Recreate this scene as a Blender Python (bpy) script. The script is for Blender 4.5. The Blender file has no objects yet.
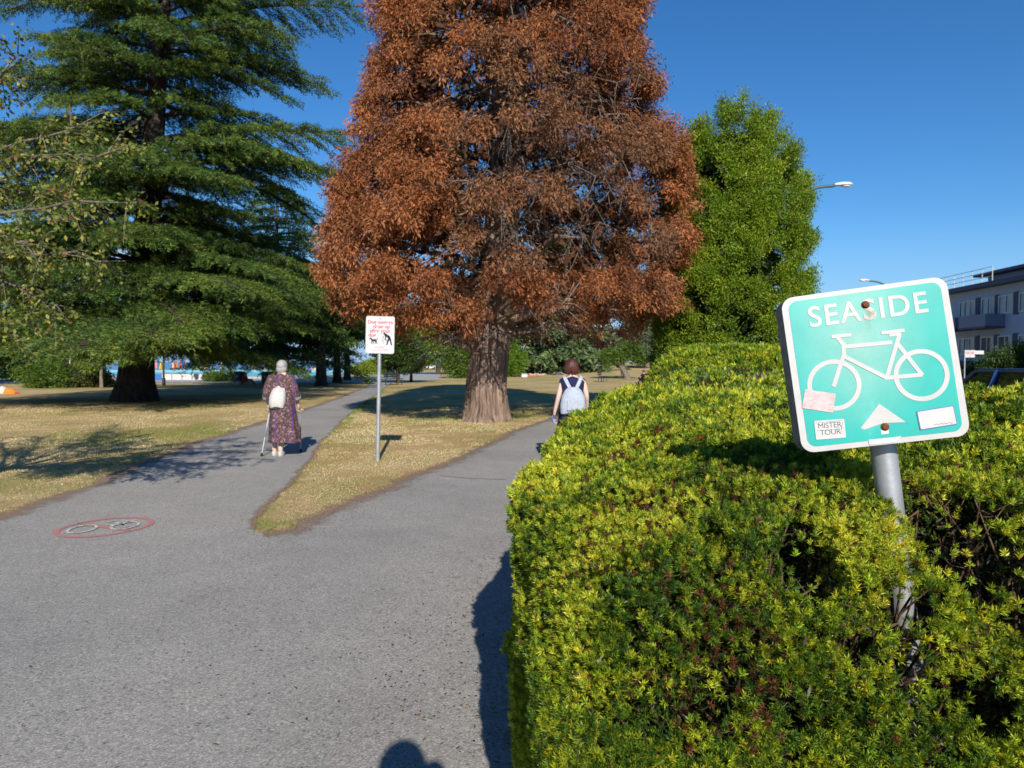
import bpy, bmesh, math, random
import numpy as np
from mathutils import Vector, Matrix
random.seed(7)
RNG = np.random.default_rng(11)
SC = bpy.context.scene
COL = SC.collection
R = math.radians
CAM_H, F_PX, PITCH = 1.6, 710.0, R(1.78)
SUN_EL, SUN_AZ = R(29.5), R(7.2)

# ------------------------------------------------------------------ placing
def ray(px, py):
    a, b = (px - 512) / F_PX, -(py - 384) / F_PX
    cp, sp = math.cos(PITCH), math.sin(PITCH)
    return Vector((a, cp + b * sp, -sp + b * cp))

def at(px, py, d):
    r = ray(px, py)
    return Vector((0, 0, CAM_H)) + r * (d / r.y)

def sstep(a, b, x):
    t = np.clip((np.asarray(x, float) - a) / (b - a), 0, 1)
    return t * t * (3 - 2 * t)

def Z(x, y):
    """height of the park lawn: flat near by, a gentle rise far right, falling to the beach far left"""
    up = 1.45 * sstep(62, 120, y) * sstep(-1.0, 9.0, np.asarray(x) - 0.02 * np.asarray(y))
    down = -1.6 * sstep(122, 150, y) * (1 - sstep(-34, -22, x))
    return up + down

def G(px, py):
    """ground point seen at a pixel"""
    r = ray(px, py)
    p = Vector((0, 0, CAM_H))
    if r.z > -1e-4:
        t = 110.0
    else:
        t = CAM_H / -r.z
        for _ in range(30):
            q = p + r * t
            h = float(Z(q.x, q.y))
            t = 0.5 * t + 0.5 * (CAM_H - h) / -r.z
    q = p + r * t
    return Vector((q.x, q.y, float(Z(q.x, q.y))))

# ------------------------------------------------------------------ meshes
def mesh_np(name, V, F, mat=None, parent=None, col=None, smooth=False, midx=None):
    """V (n,3); F an array (m,k) or a list of such arrays; col per face (m,3)"""
    V = np.asarray(V, np.float32)
    Fs = F if isinstance(F, list) else [F]
    Fs = [np.asarray(f, np.int32) for f in Fs if len(f)]
    me = bpy.data.meshes.new(name)
    me.vertices.add(len(V)); me.vertices.foreach_set('co', V.ravel())
    nl = sum(f.size for f in Fs); npoly = sum(len(f) for f in Fs)
    me.loops.add(nl)
    me.loops.foreach_set('vertex_index', np.concatenate([f.ravel() for f in Fs]))
    me.polygons.add(npoly)
    starts, s = [], 0
    for f in Fs:
        starts.append(s + np.arange(len(f), dtype=np.int32) * f.shape[1]); s += f.size
    me.polygons.foreach_set('loop_start', np.concatenate(starts))
    if smooth:
        me.polygons.foreach_set('use_smooth', np.ones(npoly, bool))
    if midx is not None:
        me.polygons.foreach_set('material_index', np.asarray(midx, np.int32))
    me.update(calc_edges=True)
    if col is not None:
        a = me.attributes.new('col', 'FLOAT_COLOR', 'FACE')
        c = np.ones((npoly, 4), np.float32); c[:, :3] = col
        a.data.foreach_set('color', c.ravel())
    for m in (mat if isinstance(mat, (list, tuple)) else [mat]):
        if m: me.materials.append(m)
    o = bpy.data.objects.new(name, me); COL.objects.link(o)
    if parent: o.parent = parent
    return o

class MB:
    """collects boxes, tubes, lathes, prisms and sheets for one mesh"""
    def __init__(s): s.v, s.f, s.m = [], [], []
    def add(s, V, F, mi=0):
        n = len(s.v); s.v += [tuple(map(float, p)) for p in V]
        s.f += [tuple(int(i) + n for i in f) for f in F]; s.m += [mi] * len(F); return s
    def box(s, c, d, rot=0, mi=0, M=None, bev=0):
        hx, hy, hz = d[0] / 2, d[1] / 2, d[2] / 2
        if bev:
            bm = bmesh.new(); bmesh.ops.create_cube(bm, size=1)
            for v in bm.verts: v.co = Vector((v.co.x * d[0], v.co.y * d[1], v.co.z * d[2]))
            bmesh.ops.bevel(bm, geom=bm.edges[:], offset=bev, segments=2, affect='EDGES')
            P = [v.co.copy() for v in bm.verts]; bm.verts.index_update()
            F = [[v.index for v in f.verts] for f in bm.faces]; bm.free()
        else:
            P = [Vector((x, y, z)) for x in (-hx, hx) for y in (-hy, hy) for z in (-hz, hz)]
            F = [(0, 1, 3, 2), (4, 6, 7, 5), (0, 4, 5, 1), (2, 3, 7, 6), (0, 2, 6, 4), (1, 5, 7, 3)]
        Mr = M if M is not None else Matrix.Rotation(rot, 3, 'Z')
        return s.add([Mr @ p + Vector(c) for p in P], F, mi)
    def tube(s, pts, rad, n=8, mi=0, cap=True):
        pts = [Vector(p) for p in pts]; k = len(pts)
        if not isinstance(rad, (list, tuple, np.ndarray)): rad = [rad] * k
        V, F = [], []; up = None
        for i, p in enumerate(pts):
            t = (pts[min(i + 1, k - 1)] - pts[max(i - 1, 0)]).normalized()
            if up is None: up = t.orthogonal().normalized()
            up = (up - t * up.dot(t)).normalized() if (up - t * up.dot(t)).length > 1e-6 else t.orthogonal().normalized()
            b = t.cross(up)
            for j in range(n):
                a = 2 * math.pi * j / n
                V.append(p + (up * math.cos(a) + b * math.sin(a)) * rad[i])
        for i in range(k - 1):
            for j in range(n):
                j2 = (j + 1) % n
                F.append((i * n + j, i * n + j2, (i + 1) * n + j2, (i + 1) * n + j))
        if cap: F += [tuple(range(n - 1, -1, -1)), tuple(range((k - 1) * n, k * n))]
        return s.add(V, F, mi)
    def rings(s, rings, mi=0, cap=True):
        """a skin through closed rings with equal counts"""
        n = len(rings[0]); V = [p for r in rings for p in r]; F = []
        for i in range(len(rings) - 1):
            for j in range(n):
                j2 = (j + 1) % n
                F.append((i * n + j, i * n + j2, (i + 1) * n + j2, (i + 1) * n + j))
        if cap: F += [tuple(range(n - 1, -1, -1)), tuple(range((len(rings) - 1) * n, len(rings) * n))]
        return s.add(V, F, mi)
    def ell(s, c, r, n=12, k=8, mi=0, M=None):
        rg = []
        for i in range(1, k):
            ph = math.pi * i / k - math.pi / 2
            rg.append([(math.cos(ph) * math.cos(2 * math.pi * j / n) * r[0], math.cos(ph) * math.sin(2 * math.pi * j / n) * r[1], math.sin(ph) * r[2]) for j in range(n)])
        Mr = M or Matrix.Identity(3)
        return s.rings([[Mr @ Vector(p) + Vector(c) for p in q] for q in rg], mi)
    def prism(s, poly, z0, z1, M=None, mi=0):
        """poly of (x,y) extruded from z0 to z1, then moved by the 4x4 M"""
        n = len(poly); M = M or Matrix.Identity(4)
        V = [M @ Vector((x, y, z0)) for x, y in poly] + [M @ Vector((x, y, z1)) for x, y in poly]
        F = [tuple(range(n - 1, -1, -1)), tuple(range(n, 2 * n))] + [(i, (i + 1) % n, n + (i + 1) % n, n + i) for i in range(n)]
        return s.add(V, F, mi)
    def build(s, name, mat, parent=None, smooth=False, bevel=0):
        me = bpy.data.meshes.new(name); me.from_pydata(s.v, [], s.f)
        for m in (mat if isinstance(mat, (list, tuple)) else [mat]): me.materials.append(m)
        if len(me.materials) > 1: me.polygons.foreach_set('material_index', s.m)
        bm = bmesh.new(); bm.from_mesh(me)
        bmesh.ops.recalc_face_normals(bm, faces=bm.faces[:])
        if bevel:
            ed = [e for e in bm.edges if len(e.link_faces) == 2 and e.calc_face_angle(0) > 0.6]
            bmesh.ops.bevel(bm, geom=ed, offset=bevel, segments=2, affect='EDGES', clamp_overlap=True)
        bm.to_mesh(me); bm.free()
        if smooth:
            me.polygons.foreach_set('use_smooth', np.ones(len(me.polygons), bool))
        o = bpy.data.objects.new(name, me); COL.objects.link(o)
        if smooth:
            try: me.set_sharp_from_angle(angle=R(45))
            except Exception: pass
        if parent: o.parent = parent
        return o

def tag(o, label=None, cat=None, group=None, kind=None):
    if label: o['label'] = label
    if cat: o['category'] = cat
    if group: o['group'] = group
    if kind: o['kind'] = kind
    return o

def thing(name, label, cat, loc=(0, 0, 0), rz=0, group=None):
    o = bpy.data.objects.new(name, None); COL.objects.link(o)
    o.location = loc; o.rotation_euler = (0, 0, rz); o.empty_display_size = .2
    return tag(o, label, cat, group)

def dup(root, loc, rz=None, label=None, scale=None, mats=None):
    """a copy of a thing with copies of its parts and sub-parts; mats {part name: material}"""
    def cp(o, par):
        c = o.copy(); COL.objects.link(c)
        if par: c.parent = par
        for ch in [x for x in list(o.children)]: cp(ch, c)
        base = o.name.split('.')[0]
        if mats and base in mats and c.material_slots:
            c.material_slots[0].link = 'OBJECT'; c.material_slots[0].material = mats[base]
        return c
    r = cp(root, None); r.location = loc
    if rz is not None: r.rotation_euler = (0, 0, rz)
    if scale: r.scale = (scale,) * 3
    if label: r['label'] = label
    return r

# ------------------------------------------------------------------ noise and scatter in numpy
def _h(ix, iy, iz, seed):
    n = (ix * 374761393 + iy * 668265263 + iz * 2147483647 + seed * 1274126177) & 0x7fffffff
    n = ((n ^ (n >> 13)) * 1274126177) & 0x7fffffff
    return ((n ^ (n >> 16)) & 0xffff) / 65535.0

def vnoise(P, f, seed=0):
    P = np.asarray(P, float) * f
    i = np.floor(P).astype(np.int64); u = P - i; u = u * u * (3 - 2 * u); r = 0
    for dx in (0, 1):
        for dy in (0, 1):
            for dz in (0, 1):
                w = (u[:, 0] if dx else 1 - u[:, 0]) * (u[:, 1] if dy else 1 - u[:, 1]) * (u[:, 2] if dz else 1 - u[:, 2])
                r = r + w * _h(i[:, 0] + dx, i[:, 1] + dy, i[:, 2] + dz, seed)
    return r

def unit(a):
    return a / np.maximum(np.linalg.norm(a, axis=1, keepdims=True), 1e-9)

def frames(d, up=None, roll=None):
    """rotations whose columns are (d, side, normal)"""
    d = unit(np.asarray(d, float)); n = len(d)
    if up is None: up = np.tile([0, 0, 1.0], (n, 1))
    s = np.cross(up, d); bad = np.linalg.norm(s, axis=1) < 1e-3; s[bad] = [1, 0, 0]
    s = unit(s - d * (s * d).sum(1, keepdims=True)); z = np.cross(d, s)
    if roll is not None:
        c, q = np.cos(roll)[:, None], np.sin(roll)[:, None]
        s, z = s * c + z * q, z * c - s * q
    return np.stack([d, s, z], axis=2)

def instance(tv, tf, Rm, sc, T):
    k, n = len(T), len(tv)
    V = np.einsum('kij,nj->kni', Rm, tv) * np.asarray(sc).reshape(k, 1, -1) + T[:, None, :]
    F = (tf[None] + (np.arange(k) * n)[:, None, None]).reshape(-1, tf.shape[1])
    return V.reshape(-1, 3), F

def leaf_quads(c, d, nrm_up, L, W, bend=0.0):
    """one diamond quad per row: base at c, tip along d"""
    d = unit(d); s = unit(np.cross(d, nrm_up) + 1e-6)
    n = len(c); L = np.broadcast_to(L, (n,))[:, None]; W = np.broadcast_to(W, (n,))[:, None]
    nn = np.cross(s, d)
    V = np.stack([c, c + d * L * .45 + s * W * .5 + nn * bend * L, c + d * L, c + d * L * .45 - s * W * .5 + nn * bend * L], axis=1).reshape(-1, 3)
    F = np.arange(n * 4, dtype=np.int32).reshape(n, 4)
    return V, F

def rdir(n, rng=RNG):
    return unit(rng.normal(size=(n, 3)))

def cat_mesh(parts):
    V, F, o = [], [], 0
    for v, f in parts:
        V.append(v); F.append(f + o); o += len(v)
    return np.concatenate(V), np.concatenate(F)

def jit(base, n, dv=.18, dh=.08, rng=RNG):
    """colour variation round a base: brightness and red/green balance"""
    b = np.tile(np.asarray(base, float), (n, 1)) if np.ndim(base) == 1 else np.asarray(base, float)
    v = 1 + rng.normal(size=(n, 1)) * dv
    h = rng.normal(size=(n, 1)) * dh
    c = b * np.clip(v, .45, 1.7)
    c[:, :1] *= 1 + h; c[:, 2:3] *= 1 - h
    return np.clip(c, .004, .8)
# ------------------------------------------------------------------ materials
def newmat(name):
    m = bpy.data.materials.new(name); m.use_nodes = True
    nt = m.node_tree; nt.nodes.clear()
    out = nt.nodes.new('ShaderNodeOutputMaterial'); b = nt.nodes.new('ShaderNodeBsdfPrincipled')
    nt.links.new(b.outputs[0], out.inputs[0])
    return m, nt, b, out

class NT:
    def __init__(s, nt): s.nt = nt
    def n(s, t, **kw):
        x = s.nt.nodes.new('ShaderNode' + t)
        for k, v in kw.items(): setattr(x, k, v)
        return x
    def l(s, a, b): s.nt.links.new(a, b)
    def coord(s, what='Object'): return s.n('TexCoord').outputs[what]
    def mapping(s, vec, scale=(1, 1, 1), loc=(0, 0, 0), rot=(0, 0, 0)):
        m = s.n('Mapping'); s.l(vec, m.inputs[0]); m.inputs['Scale'].default_value = scale
        m.inputs['Location'].default_value = loc; m.inputs['Rotation'].default_value = rot; return m.outputs[0]
    def noise(s, vec, scale, detail=4, rough=.6, dist=0):
        t = s.n('TexNoise'); s.l(vec, t.inputs['Vector']); t.inputs['Scale'].default_value = scale
        t.inputs['Detail'].default_value = detail; t.inputs['Roughness'].default_value = rough
        t.inputs['Distortion'].default_value = dist; return t.outputs[0]
    def voro(s, vec, scale, out='Color', feat='F1'):
        t = s.n('TexVoronoi', feature=feat); s.l(vec, t.inputs['Vector']); t.inputs['Scale'].default_value = scale; return t.outputs[out]
    def ramp(s, fac, stops, interp='LINEAR'):
        r = s.n('ValToRGB'); s.l(fac, r.inputs[0]); cr = r.color_ramp; cr.interpolation = interp
        while len(cr.elements) > 2: cr.elements.remove(cr.elements[-1])
        for i, (p, c) in enumerate(stops):
            e = cr.elements[i] if i < 2 else cr.elements.new(p)
            e.position = p; c = c if isinstance(c, (tuple, list)) else (c, c, c); e.color = (*c, 1)
        return r.outputs[0]
    def mix(s, fac, a, b, mode='MIX'):
        m = s.n('Mix', data_type='RGBA', blend_type=mode)
        for sock, v in ((m.inputs[0], fac), (m.inputs[6], a), (m.inputs[7], b)):
            if hasattr(v, 'links'): s.l(v, sock)
            elif isinstance(v, (tuple, list)): sock.default_value = (*v[:3], 1)
            else: sock.default_value = v
        return m.outputs[2]
    def math(s, op, a, b=0):
        m = s.n('Math', operation=op)
        for i, v in enumerate((a, b)):
            if hasattr(v, 'links'): s.l(v, m.inputs[i])
            else: m.inputs[i].default_value = v
        return m.outputs[0]
    def bump(s, h, b, strength=.3, dist=.01):
        u = s.n('Bump'); u.inputs['Strength'].default_value = strength; u.inputs['Distance'].default_value = dist
        s.l(h, u.inputs['Height']); s.l(u.outputs[0], b.inputs['Normal'])

def pmat(name, col, rough=.6, spec=.4, metal=0, var=.12, scale=6, bump=0, coat=0):
    """plain surface with a little procedural unevenness"""
    m, nt, b, o = newmat(name); t = NT(nt)
    v = t.coord(); n = t.noise(v, scale, 5)
    lo = tuple(c * (1 - var) for c in col); hi = tuple(min(1, c * (1 + var)) for c in col)
    t.l(t.ramp(n, [(.3, lo), (.7, hi)]), b.inputs['Base Color'])
    b.inputs['Roughness'].default_value = rough; b.inputs['Specular IOR Level'].default_value = spec
    b.inputs['Metallic'].default_value = metal
    if coat: b.inputs['Coat Weight'].default_value = coat
    if bump: t.bump(t.noise(v, scale * 6, 6), b, .4, bump)
    return m

def leafmat(name, trans=.3, rough=.5, spec=.3):
    m, nt, b, out = newmat(name); t = NT(nt)
    a = t.n('Attribute', attribute_name='col')
    t.l(a.outputs['Color'], b.inputs['Base Color'])
    b.inputs['Roughness'].default_value = rough; b.inputs['Specular IOR Level'].default_value = spec
    tr = t.n('BsdfTranslucent'); t.l(t.mix(1.0, a.outputs['Color'], (1.25, 1.3, .7), 'MULTIPLY'), tr.inputs[0])
    ms = t.n('MixShader'); ms.inputs[0].default_value = trans
    t.l(b.outputs[0], ms.inputs[1]); t.l(tr.outputs[0], ms.inputs[2]); t.l(ms.outputs[0], out.inputs[0])
    return m

def barkmat(name, dark, light, sc=1.0, bump=.05):
    m, nt, b, o = newmat(name); t = NT(nt); v = t.coord()
    st = t.mapping(v, (7 * sc, 7 * sc, .9 * sc))
    n = t.noise(st, 1.6, 7, .65, .8); big = t.noise(v, .8 * sc, 3)
    c = t.ramp(n, [(.36, dark), (.62, light)])
    c = t.mix(t.math('MULTIPLY', big, .5), c, tuple(x * .55 for x in light))
    t.l(c, b.inputs['Base Color']); b.inputs['Roughness'].default_value = .9; b.inputs['Specular IOR Level'].default_value = .15
    t.bump(n, b, .9, bump); return m

M = {}
M['leaf'] = leafmat('foliage'); M['needle'] = leafmat('needles', .18, .55, .25); M['dead'] = leafmat('dead_foliage', .22, .8, .1)
M['yew'] = leafmat('yew_shoots', .3, .42, .35); M['blade'] = leafmat('grass_blades', .25, .7, .15)
M['bark_cedar'] = barkmat('cedar_bark', (.030, .021, .017), (.40, .285, .22), 1.1, .10)
M['bark_dark'] = barkmat('dark_bark', (.012, .010, .009), (.095, .078, .062), 1.0, .06)
M['bark_grey'] = barkmat('grey_bark', (.06, .05, .04), (.26, .22, .18), 1.6, .03)
M['twig'] = barkmat('twig_bark', (.04, .026, .017), (.15, .095, .06), 6, .004)
M['twig_dead'] = barkmat('dead_twig_bark', (.07, .055, .045), (.27, .22, .19), 3, .01)

# asphalt
m, nt, b, o = newmat('asphalt'); t = NT(nt); v = t.coord()
big = t.noise(v, .35, 5, .6); mid = t.noise(v, 2.2, 6, .65); fine = t.noise(v, 60, 3, .7)
agg = t.voro(v, 150, 'Color'); sep = t.n('SeparateColor'); t.l(agg, sep.inputs[0])
agg2 = t.voro(v, 80, 'Color'); sep2 = t.n('SeparateColor'); t.l(agg2, sep2.inputs[0])
c = t.ramp(sep.outputs[0], [(0, (.205, .198, .184)), (.5, (.28, .270, .250)), (.86, (.34, .327, .302)), (1, (.47, .445, .405))])
c = t.mix(t.math('MULTIPLY', t.math('GREATER_THAN', sep2.outputs[1], .94), .5), c, (.46, .43, .39))
c = t.mix(t.math('MULTIPLY', t.math('LESS_THAN', sep2.outputs[2], .05), .55), c, (.11, .105, .10))
c = t.mix(.75, c, t.ramp(mid, [(.25, .88), (.55, 1.0), (.8, 1.08)]), 'MULTIPLY')
c = t.mix(.8, c, t.ramp(big, [(.3, (.78, .78, .79)), (.5, (1, 1, 1)), (.7, (1.14, 1.11, 1.06))]), 'MULTIPLY')
rub = t.ramp(t.noise(t.mapping(v, (1.0, 1.0, 1), (3.1, 0, 0)), .9, 4, .6), [(.66, 0.0), (.8, .35)])
c = t.mix(rub, c, (.24, .19, .14))
at_e = t.n('Attribute', attribute_name='edge')
ed = t.math('MULTIPLY', t.math('GREATER_THAN', t.math('ADD', at_e.outputs['Fac'], t.math('MULTIPLY', t.math('SUBTRACT', t.noise(v, 5, 6, .75), .5), 1.5)), .72), .8)
c = t.mix(ed, c, t.ramp(t.noise(v, 40, 4, .7), [(.3, (.085, .05, .032)), (.7, (.21, .135, .085))]))
t.l(c, b.inputs['Base Color']); b.inputs['Roughness'].default_value = .88; b.inputs['Specular IOR Level'].default_value = .25
t.bump(t.math('ADD', t.voro(v, 150, 'Distance'), fine), b, .35, .004)
M['asphalt'] = m
m, nt, b, o = newmat('road_asphalt'); t = NT(nt); v = t.coord()
t.l(t.ramp(t.noise(v, 3, 8, .75), [(.3, (.05, .05, .052)), (.7, (.095, .094, .092))]), b.inputs['Base Color']); b.inputs['Roughness'].default_value = .85
M['road'] = m

# dry lawn
m, nt, b, o = newmat('dry_lawn'); t = NT(nt); v = t.coord()
n1 = t.noise(v, .22, 5, .6, .4); n2 = t.noise(v, 1.6, 6, .7, .3); n3 = t.noise(t.mapping(v, (1, 1, 1)), 28, 5, .8)
c = t.ramp(n2, [(.25, (.36, .25, .12)), (.5, (.47, .345, .175)), (.75, (.57, .44, .24))])
g = t.math('ADD', t.math('MULTIPLY', n1, .6), t.math('MULTIPLY', n2, .4))
c = t.mix(t.ramp(g, [(.46, 0.0), (.60, .8)]), c, (.22, .21, .04))
c = t.mix(.8, c, t.ramp(n3, [(.2, .55), (.5, 1.0), (.8, 1.3)]), 'MULTIPLY')
bare = t.ramp(t.noise(v, .75, 6, .75, .5), [(.62, 0.0), (.7, .7)])
c = t.mix(bare, c, (.30, .20, .125))
t.l(c, b.inputs['Base Color']); b.inputs['Roughness'].default_value = .95; b.inputs['Specular IOR Level'].default_value = .1
t.bump(t.math('ADD', n3, n2), b, .8, .03)
M['lawn'] = m
M['dirt'] = pmat('bare_dirt', (.16, .10, .065), .95, .1, 0, .45, 14, .01)
M['sand'] = pmat('beach_sand', (.42, .36, .27), .95, .1, 0, .15, 2)
M['paving'] = pmat('pale_paving', (.34, .33, .315), .85, .3, 0, .12, 1.5)
M['kerb'] = pmat('kerb_concrete', (.36, .35, .33), .85, .3, 0, .15, 5)

def watermat(name, col, rough, sc):
    m, nt, b, o = newmat(name); t = NT(nt); v = t.coord()
    t.l(t.ramp(t.noise(v, sc * .2, 3), [(.3, tuple(c * .8 for c in col)), (.7, col)]), b.inputs['Base Color'])
    b.inputs['Roughness'].default_value = rough; b.inputs['IOR'].default_value = 1.33
    t.bump(t.noise(v, sc, 4), b, .35, .05); return m
M['pool_water'] = watermat('pool_water', (.10, .40, .46), .25, 2.0)
M['sea'] = watermat('sea_water', (.03, .11, .22), .25, .25)
M['mountain'] = pmat('far_mountain', (.10, .13, .17), 1, 0, 0, .2, .002)

def paint(name, col, wear=.45, under=(.24, .235, .226)):
    """worn road paint: the asphalt shows through where it has rubbed off"""
    m, nt, b, o = newmat(name); t = NT(nt); v = t.coord()
    w = t.ramp(t.noise(v, 22, 6, .75), [(wear - .05, 0.0), (wear + .08, 1.0)])
    w2 = t.ramp(t.voro(v, 95, 'Distance'), [(.1, .75), (.5, 1.0)])
    t.l(t.mix(t.math('MULTIPLY', w, w2), under, col), b.inputs['Base Color']); b.inputs['Roughness'].default_value = .8
    return m
M['paint_red'] = paint('worn_red_paint', (.48, .155, .14), .445); M['paint_white'] = paint('worn_white_paint', (.60, .59, .56), .465)
M['tar'] = pmat('tar_seam', (.07, .07, .07), .8, .2)

M['galv'] = pmat('galvanised_steel', (.42, .44, .47), .42, .5, .55, .16, 9, .002)
M['galv_matte'] = pmat('dull_galvanised_steel', (.36, .38, .40), .6, .4, .3, .2, 20, .001)
M['dark_metal'] = pmat('dark_painted_metal', (.03, .032, .036), .5, .4)
M['green_pole'] = pmat('green_painted_pole', (.05, .105, .085), .5, .4)
M['lamp_grey'] = pmat('lamp_housing', (.62, .62, .62), .45, .5, .2)
M['glass'] = pmat('window_glass', (.05, .07, .09), .06, .8, 0, .3, .8)
M['glass_dark'] = pmat('tinted_glass', (.012, .016, .024), .05, .8, 0, .2, 2)
M['black'] = pmat('black_plastic', (.014, .014, .016), .5, .4); M['rubber'] = pmat('black_rubber', (.012, .012, .012), .85, .2)
M['white'] = pmat('white_paint', (.50, .50, .51), .5, .4, 0, .05); M['chrome'] = pmat('bright_metal', (.6, .6, .62), .2, .5, .9)
M['paint_blue_car'] = pmat('blue_car_paint', (.035, .10, .30), .3, .5, .2, .05, 2, 0, .6)
M['paint_white_car'] = pmat('white_car_paint', (.72, .73, .74), .3, .5, 0, .03, 2, 0, .6)
M['paint_dark_car'] = pmat('dark_car_paint', (.03, .04, .055), .3, .5, .2, .05, 2, 0, .6)
M['lamp_red'] = pmat('red_lamp_lens', (.4, .02, .02), .2, .5); M['lamp_clear'] = pmat('clear_lamp_lens', (.7, .7, .68), .15, .5)
# sign faces
m, nt, b, o = newmat('sign_green'); t = NT(nt); v = t.coord()
c = t.ramp(t.noise(v, 7, 5, .6, .6), [(.35, (.005, .325, .285)), (.62, (.010, .37, .325)), (.78, (.09, .44, .395))])
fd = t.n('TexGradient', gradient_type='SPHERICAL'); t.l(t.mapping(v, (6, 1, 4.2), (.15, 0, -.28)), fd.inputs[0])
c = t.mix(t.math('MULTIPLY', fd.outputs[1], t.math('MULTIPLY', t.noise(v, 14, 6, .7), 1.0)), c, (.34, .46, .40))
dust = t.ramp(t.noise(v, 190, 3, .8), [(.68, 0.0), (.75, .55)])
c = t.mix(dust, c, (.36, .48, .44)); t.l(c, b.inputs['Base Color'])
b.inputs['Roughness'].default_value = .38; b.inputs['Specular IOR Level'].default_value = .5
M['sign_green'] = m
m, nt, b, o = newmat('sign_white'); t = NT(nt); v = t.coord()
c = t.ramp(t.noise(v, 11, 6, .7), [(.3, (.395, .385, .385)), (.7, (.47, .46, .46))])
c = t.mix(t.ramp(t.noise(v, 60, 5, .8), [(.66, 0.0), (.74, .5)]), c, (.38, .36, .33)); t.l(c, b.inputs['Base Color'])
b.inputs['Roughness'].default_value = .45; M['sign_white'] = m
M['sign_edge'] = pmat('sign_edge', (.16, .17, .19), .6, .3, .2, .3, 30)
M['rust'] = pmat('rusty_bolt', (.16, .065, .03), .85, .2, .2, .5, 90, .002)
m, nt, b, o = newmat('rust_stain'); t = NT(nt); v = t.coord()
tr = t.n('BsdfTransparent'); ms = t.n('MixShader'); b.inputs['Base Color'].default_value = (.42, .27, .12, 1)
al = t.n('Attribute', attribute_name='fade')
t.l(t.math('MULTIPLY', t.ramp(t.noise(t.mapping(v, (90, 1, 14)), 1.5, 4), [(.40, 0.0), (.75, .55)]), al.outputs['Fac']), ms.inputs[0])
t.l(tr.outputs[0], ms.inputs[1]); t.l(b.outputs[0], ms.inputs[2]); t.l(ms.outputs[0], o.inputs[0]); M['rust_stain'] = m
M['sticker'] = pmat('white_sticker', (.47, .47, .47), .5, .4, 0, .06, 40)
m, nt, b, o = newmat('pink_sticker'); t = NT(nt); v = t.coord()
t.l(t.ramp(t.noise(t.mapping(v, (1, 1, 2.2)), 60, 6, .75), [(.35, (.48, .44, .44)), (.52, (.46, .36, .37)), (.66, (.42, .25, .27))]), b.inputs['Base Color']); M['sticker_pink'] = m
M['ink'] = pmat('black_ink', (.02, .02, .025), .6, .2); M['ink_red'] = pmat('red_lettering', (.50, .12, .13), .6, .3, 0, .15, 40)
M['ink_faint'] = pmat('faded_red_lettering', (.50, .17, .18), .6, .3, 0, .1, 40); M['ink_blue'] = pmat('blue_ink', (.12, .14, .35), .6, .2)
# people and cloth
M['skin'] = pmat('skin', (.50, .31, .23), .55, .35, 0, .08, 12); M['skin_tan'] = pmat('tanned_skin', (.36, .20, .13), .55, .35, 0, .08, 12)
M['skin_pale'] = pmat('pale_skin', (.60, .42, .35), .55, .35, 0, .08, 12)
def hairmat(name, a, c2):
    m, nt, b, o = newmat(name); t = NT(nt); v = t.coord()
    n = t.noise(t.mapping(v, (60, 60, 6)), 2, 5, .7); t.l(t.ramp(n, [(.3, a), (.7, c2)]), b.inputs['Base Color'])
    b.inputs['Roughness'].default_value = .5; t.bump(n, b, .8, .01); return m
M['hair_grey'] = hairmat('grey_hair', (.20, .19, .185), (.46, .44, .425)); M['hair_red'] = hairmat('red_brown_hair', (.022, .007, .006), (.13, .034, .02))
M['hair_dark'] = hairmat('dark_hair', (.012, .01, .008), (.05, .035, .025))
def cloth(name, c, var=.12): return pmat(name, c, .9, .15, 0, var, 25, .002)
for k, c in dict(navy=(.018, .02, .06), grey_blue=(.36, .40, .47), white=(.50, .49, .465), red=(.5, .03, .03), black=(.015, .015, .017), orange=(.75, .20, .03),
                 teal=(.10, .50, .38), pink=(.62, .25, .25), blue=(.05, .14, .42), tan=(.40, .30, .2), yellow=(.6, .45, .06), charcoal=(.05, .05, .055)).items():
    M['c_' + k] = cloth(k + '_cloth', c)
m, nt, b, o = newmat('patterned_dress'); t = NT(nt); v = t.coord()
vc = t.voro(t.mapping(v, (58, 58, 46)), 1, 'Color'); sp = t.n('SeparateColor'); t.l(vc, sp.inputs[0])
c = t.ramp(sp.outputs[0], [(0, (.055, .028, .04)), (.25, (.11, .055, .04)), (.45, (.045, .03, .05)), (.6, (.20, .10, .095)), (.72, (.04, .025, .03)), (.86, (.26, .17, .15)), (.94, (.09, .035, .11))], 'CONSTANT')
ln = t.n('SeparateXYZ'); t.l(v, ln.inputs[0])
wv = t.math('SINE', t.math('ADD', t.math('MULTIPLY', ln.outputs[0], 24.0), t.math('MULTIPLY', t.noise(v, 3, 2), 2.5)))
c = t.mix(t.math('MULTIPLY', t.math('GREATER_THAN', wv, .965), .5), c, (.10, .03, .26))
t.l(c, b.inputs['Base Color']); b.inputs['Roughness'].default_value = .85; M['dress'] = m
# ------------------------------------------------------------------ world, sun, camera
w = bpy.data.worlds.new('World'); SC.world = w; w.use_nodes = True
nt = w.node_tree; bg = nt.nodes['Background']; t = NT(nt)
sky = t.n('TexSky', sky_type='NISHITA'); sky.sun_disc = False
sky.sun_elevation = SUN_EL; sky.sun_rotation = math.pi - SUN_AZ
sky.altitude = 0; sky.air_density = 1.0; sky.dust_density = 0.0; sky.ozone_density = 4.0
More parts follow.
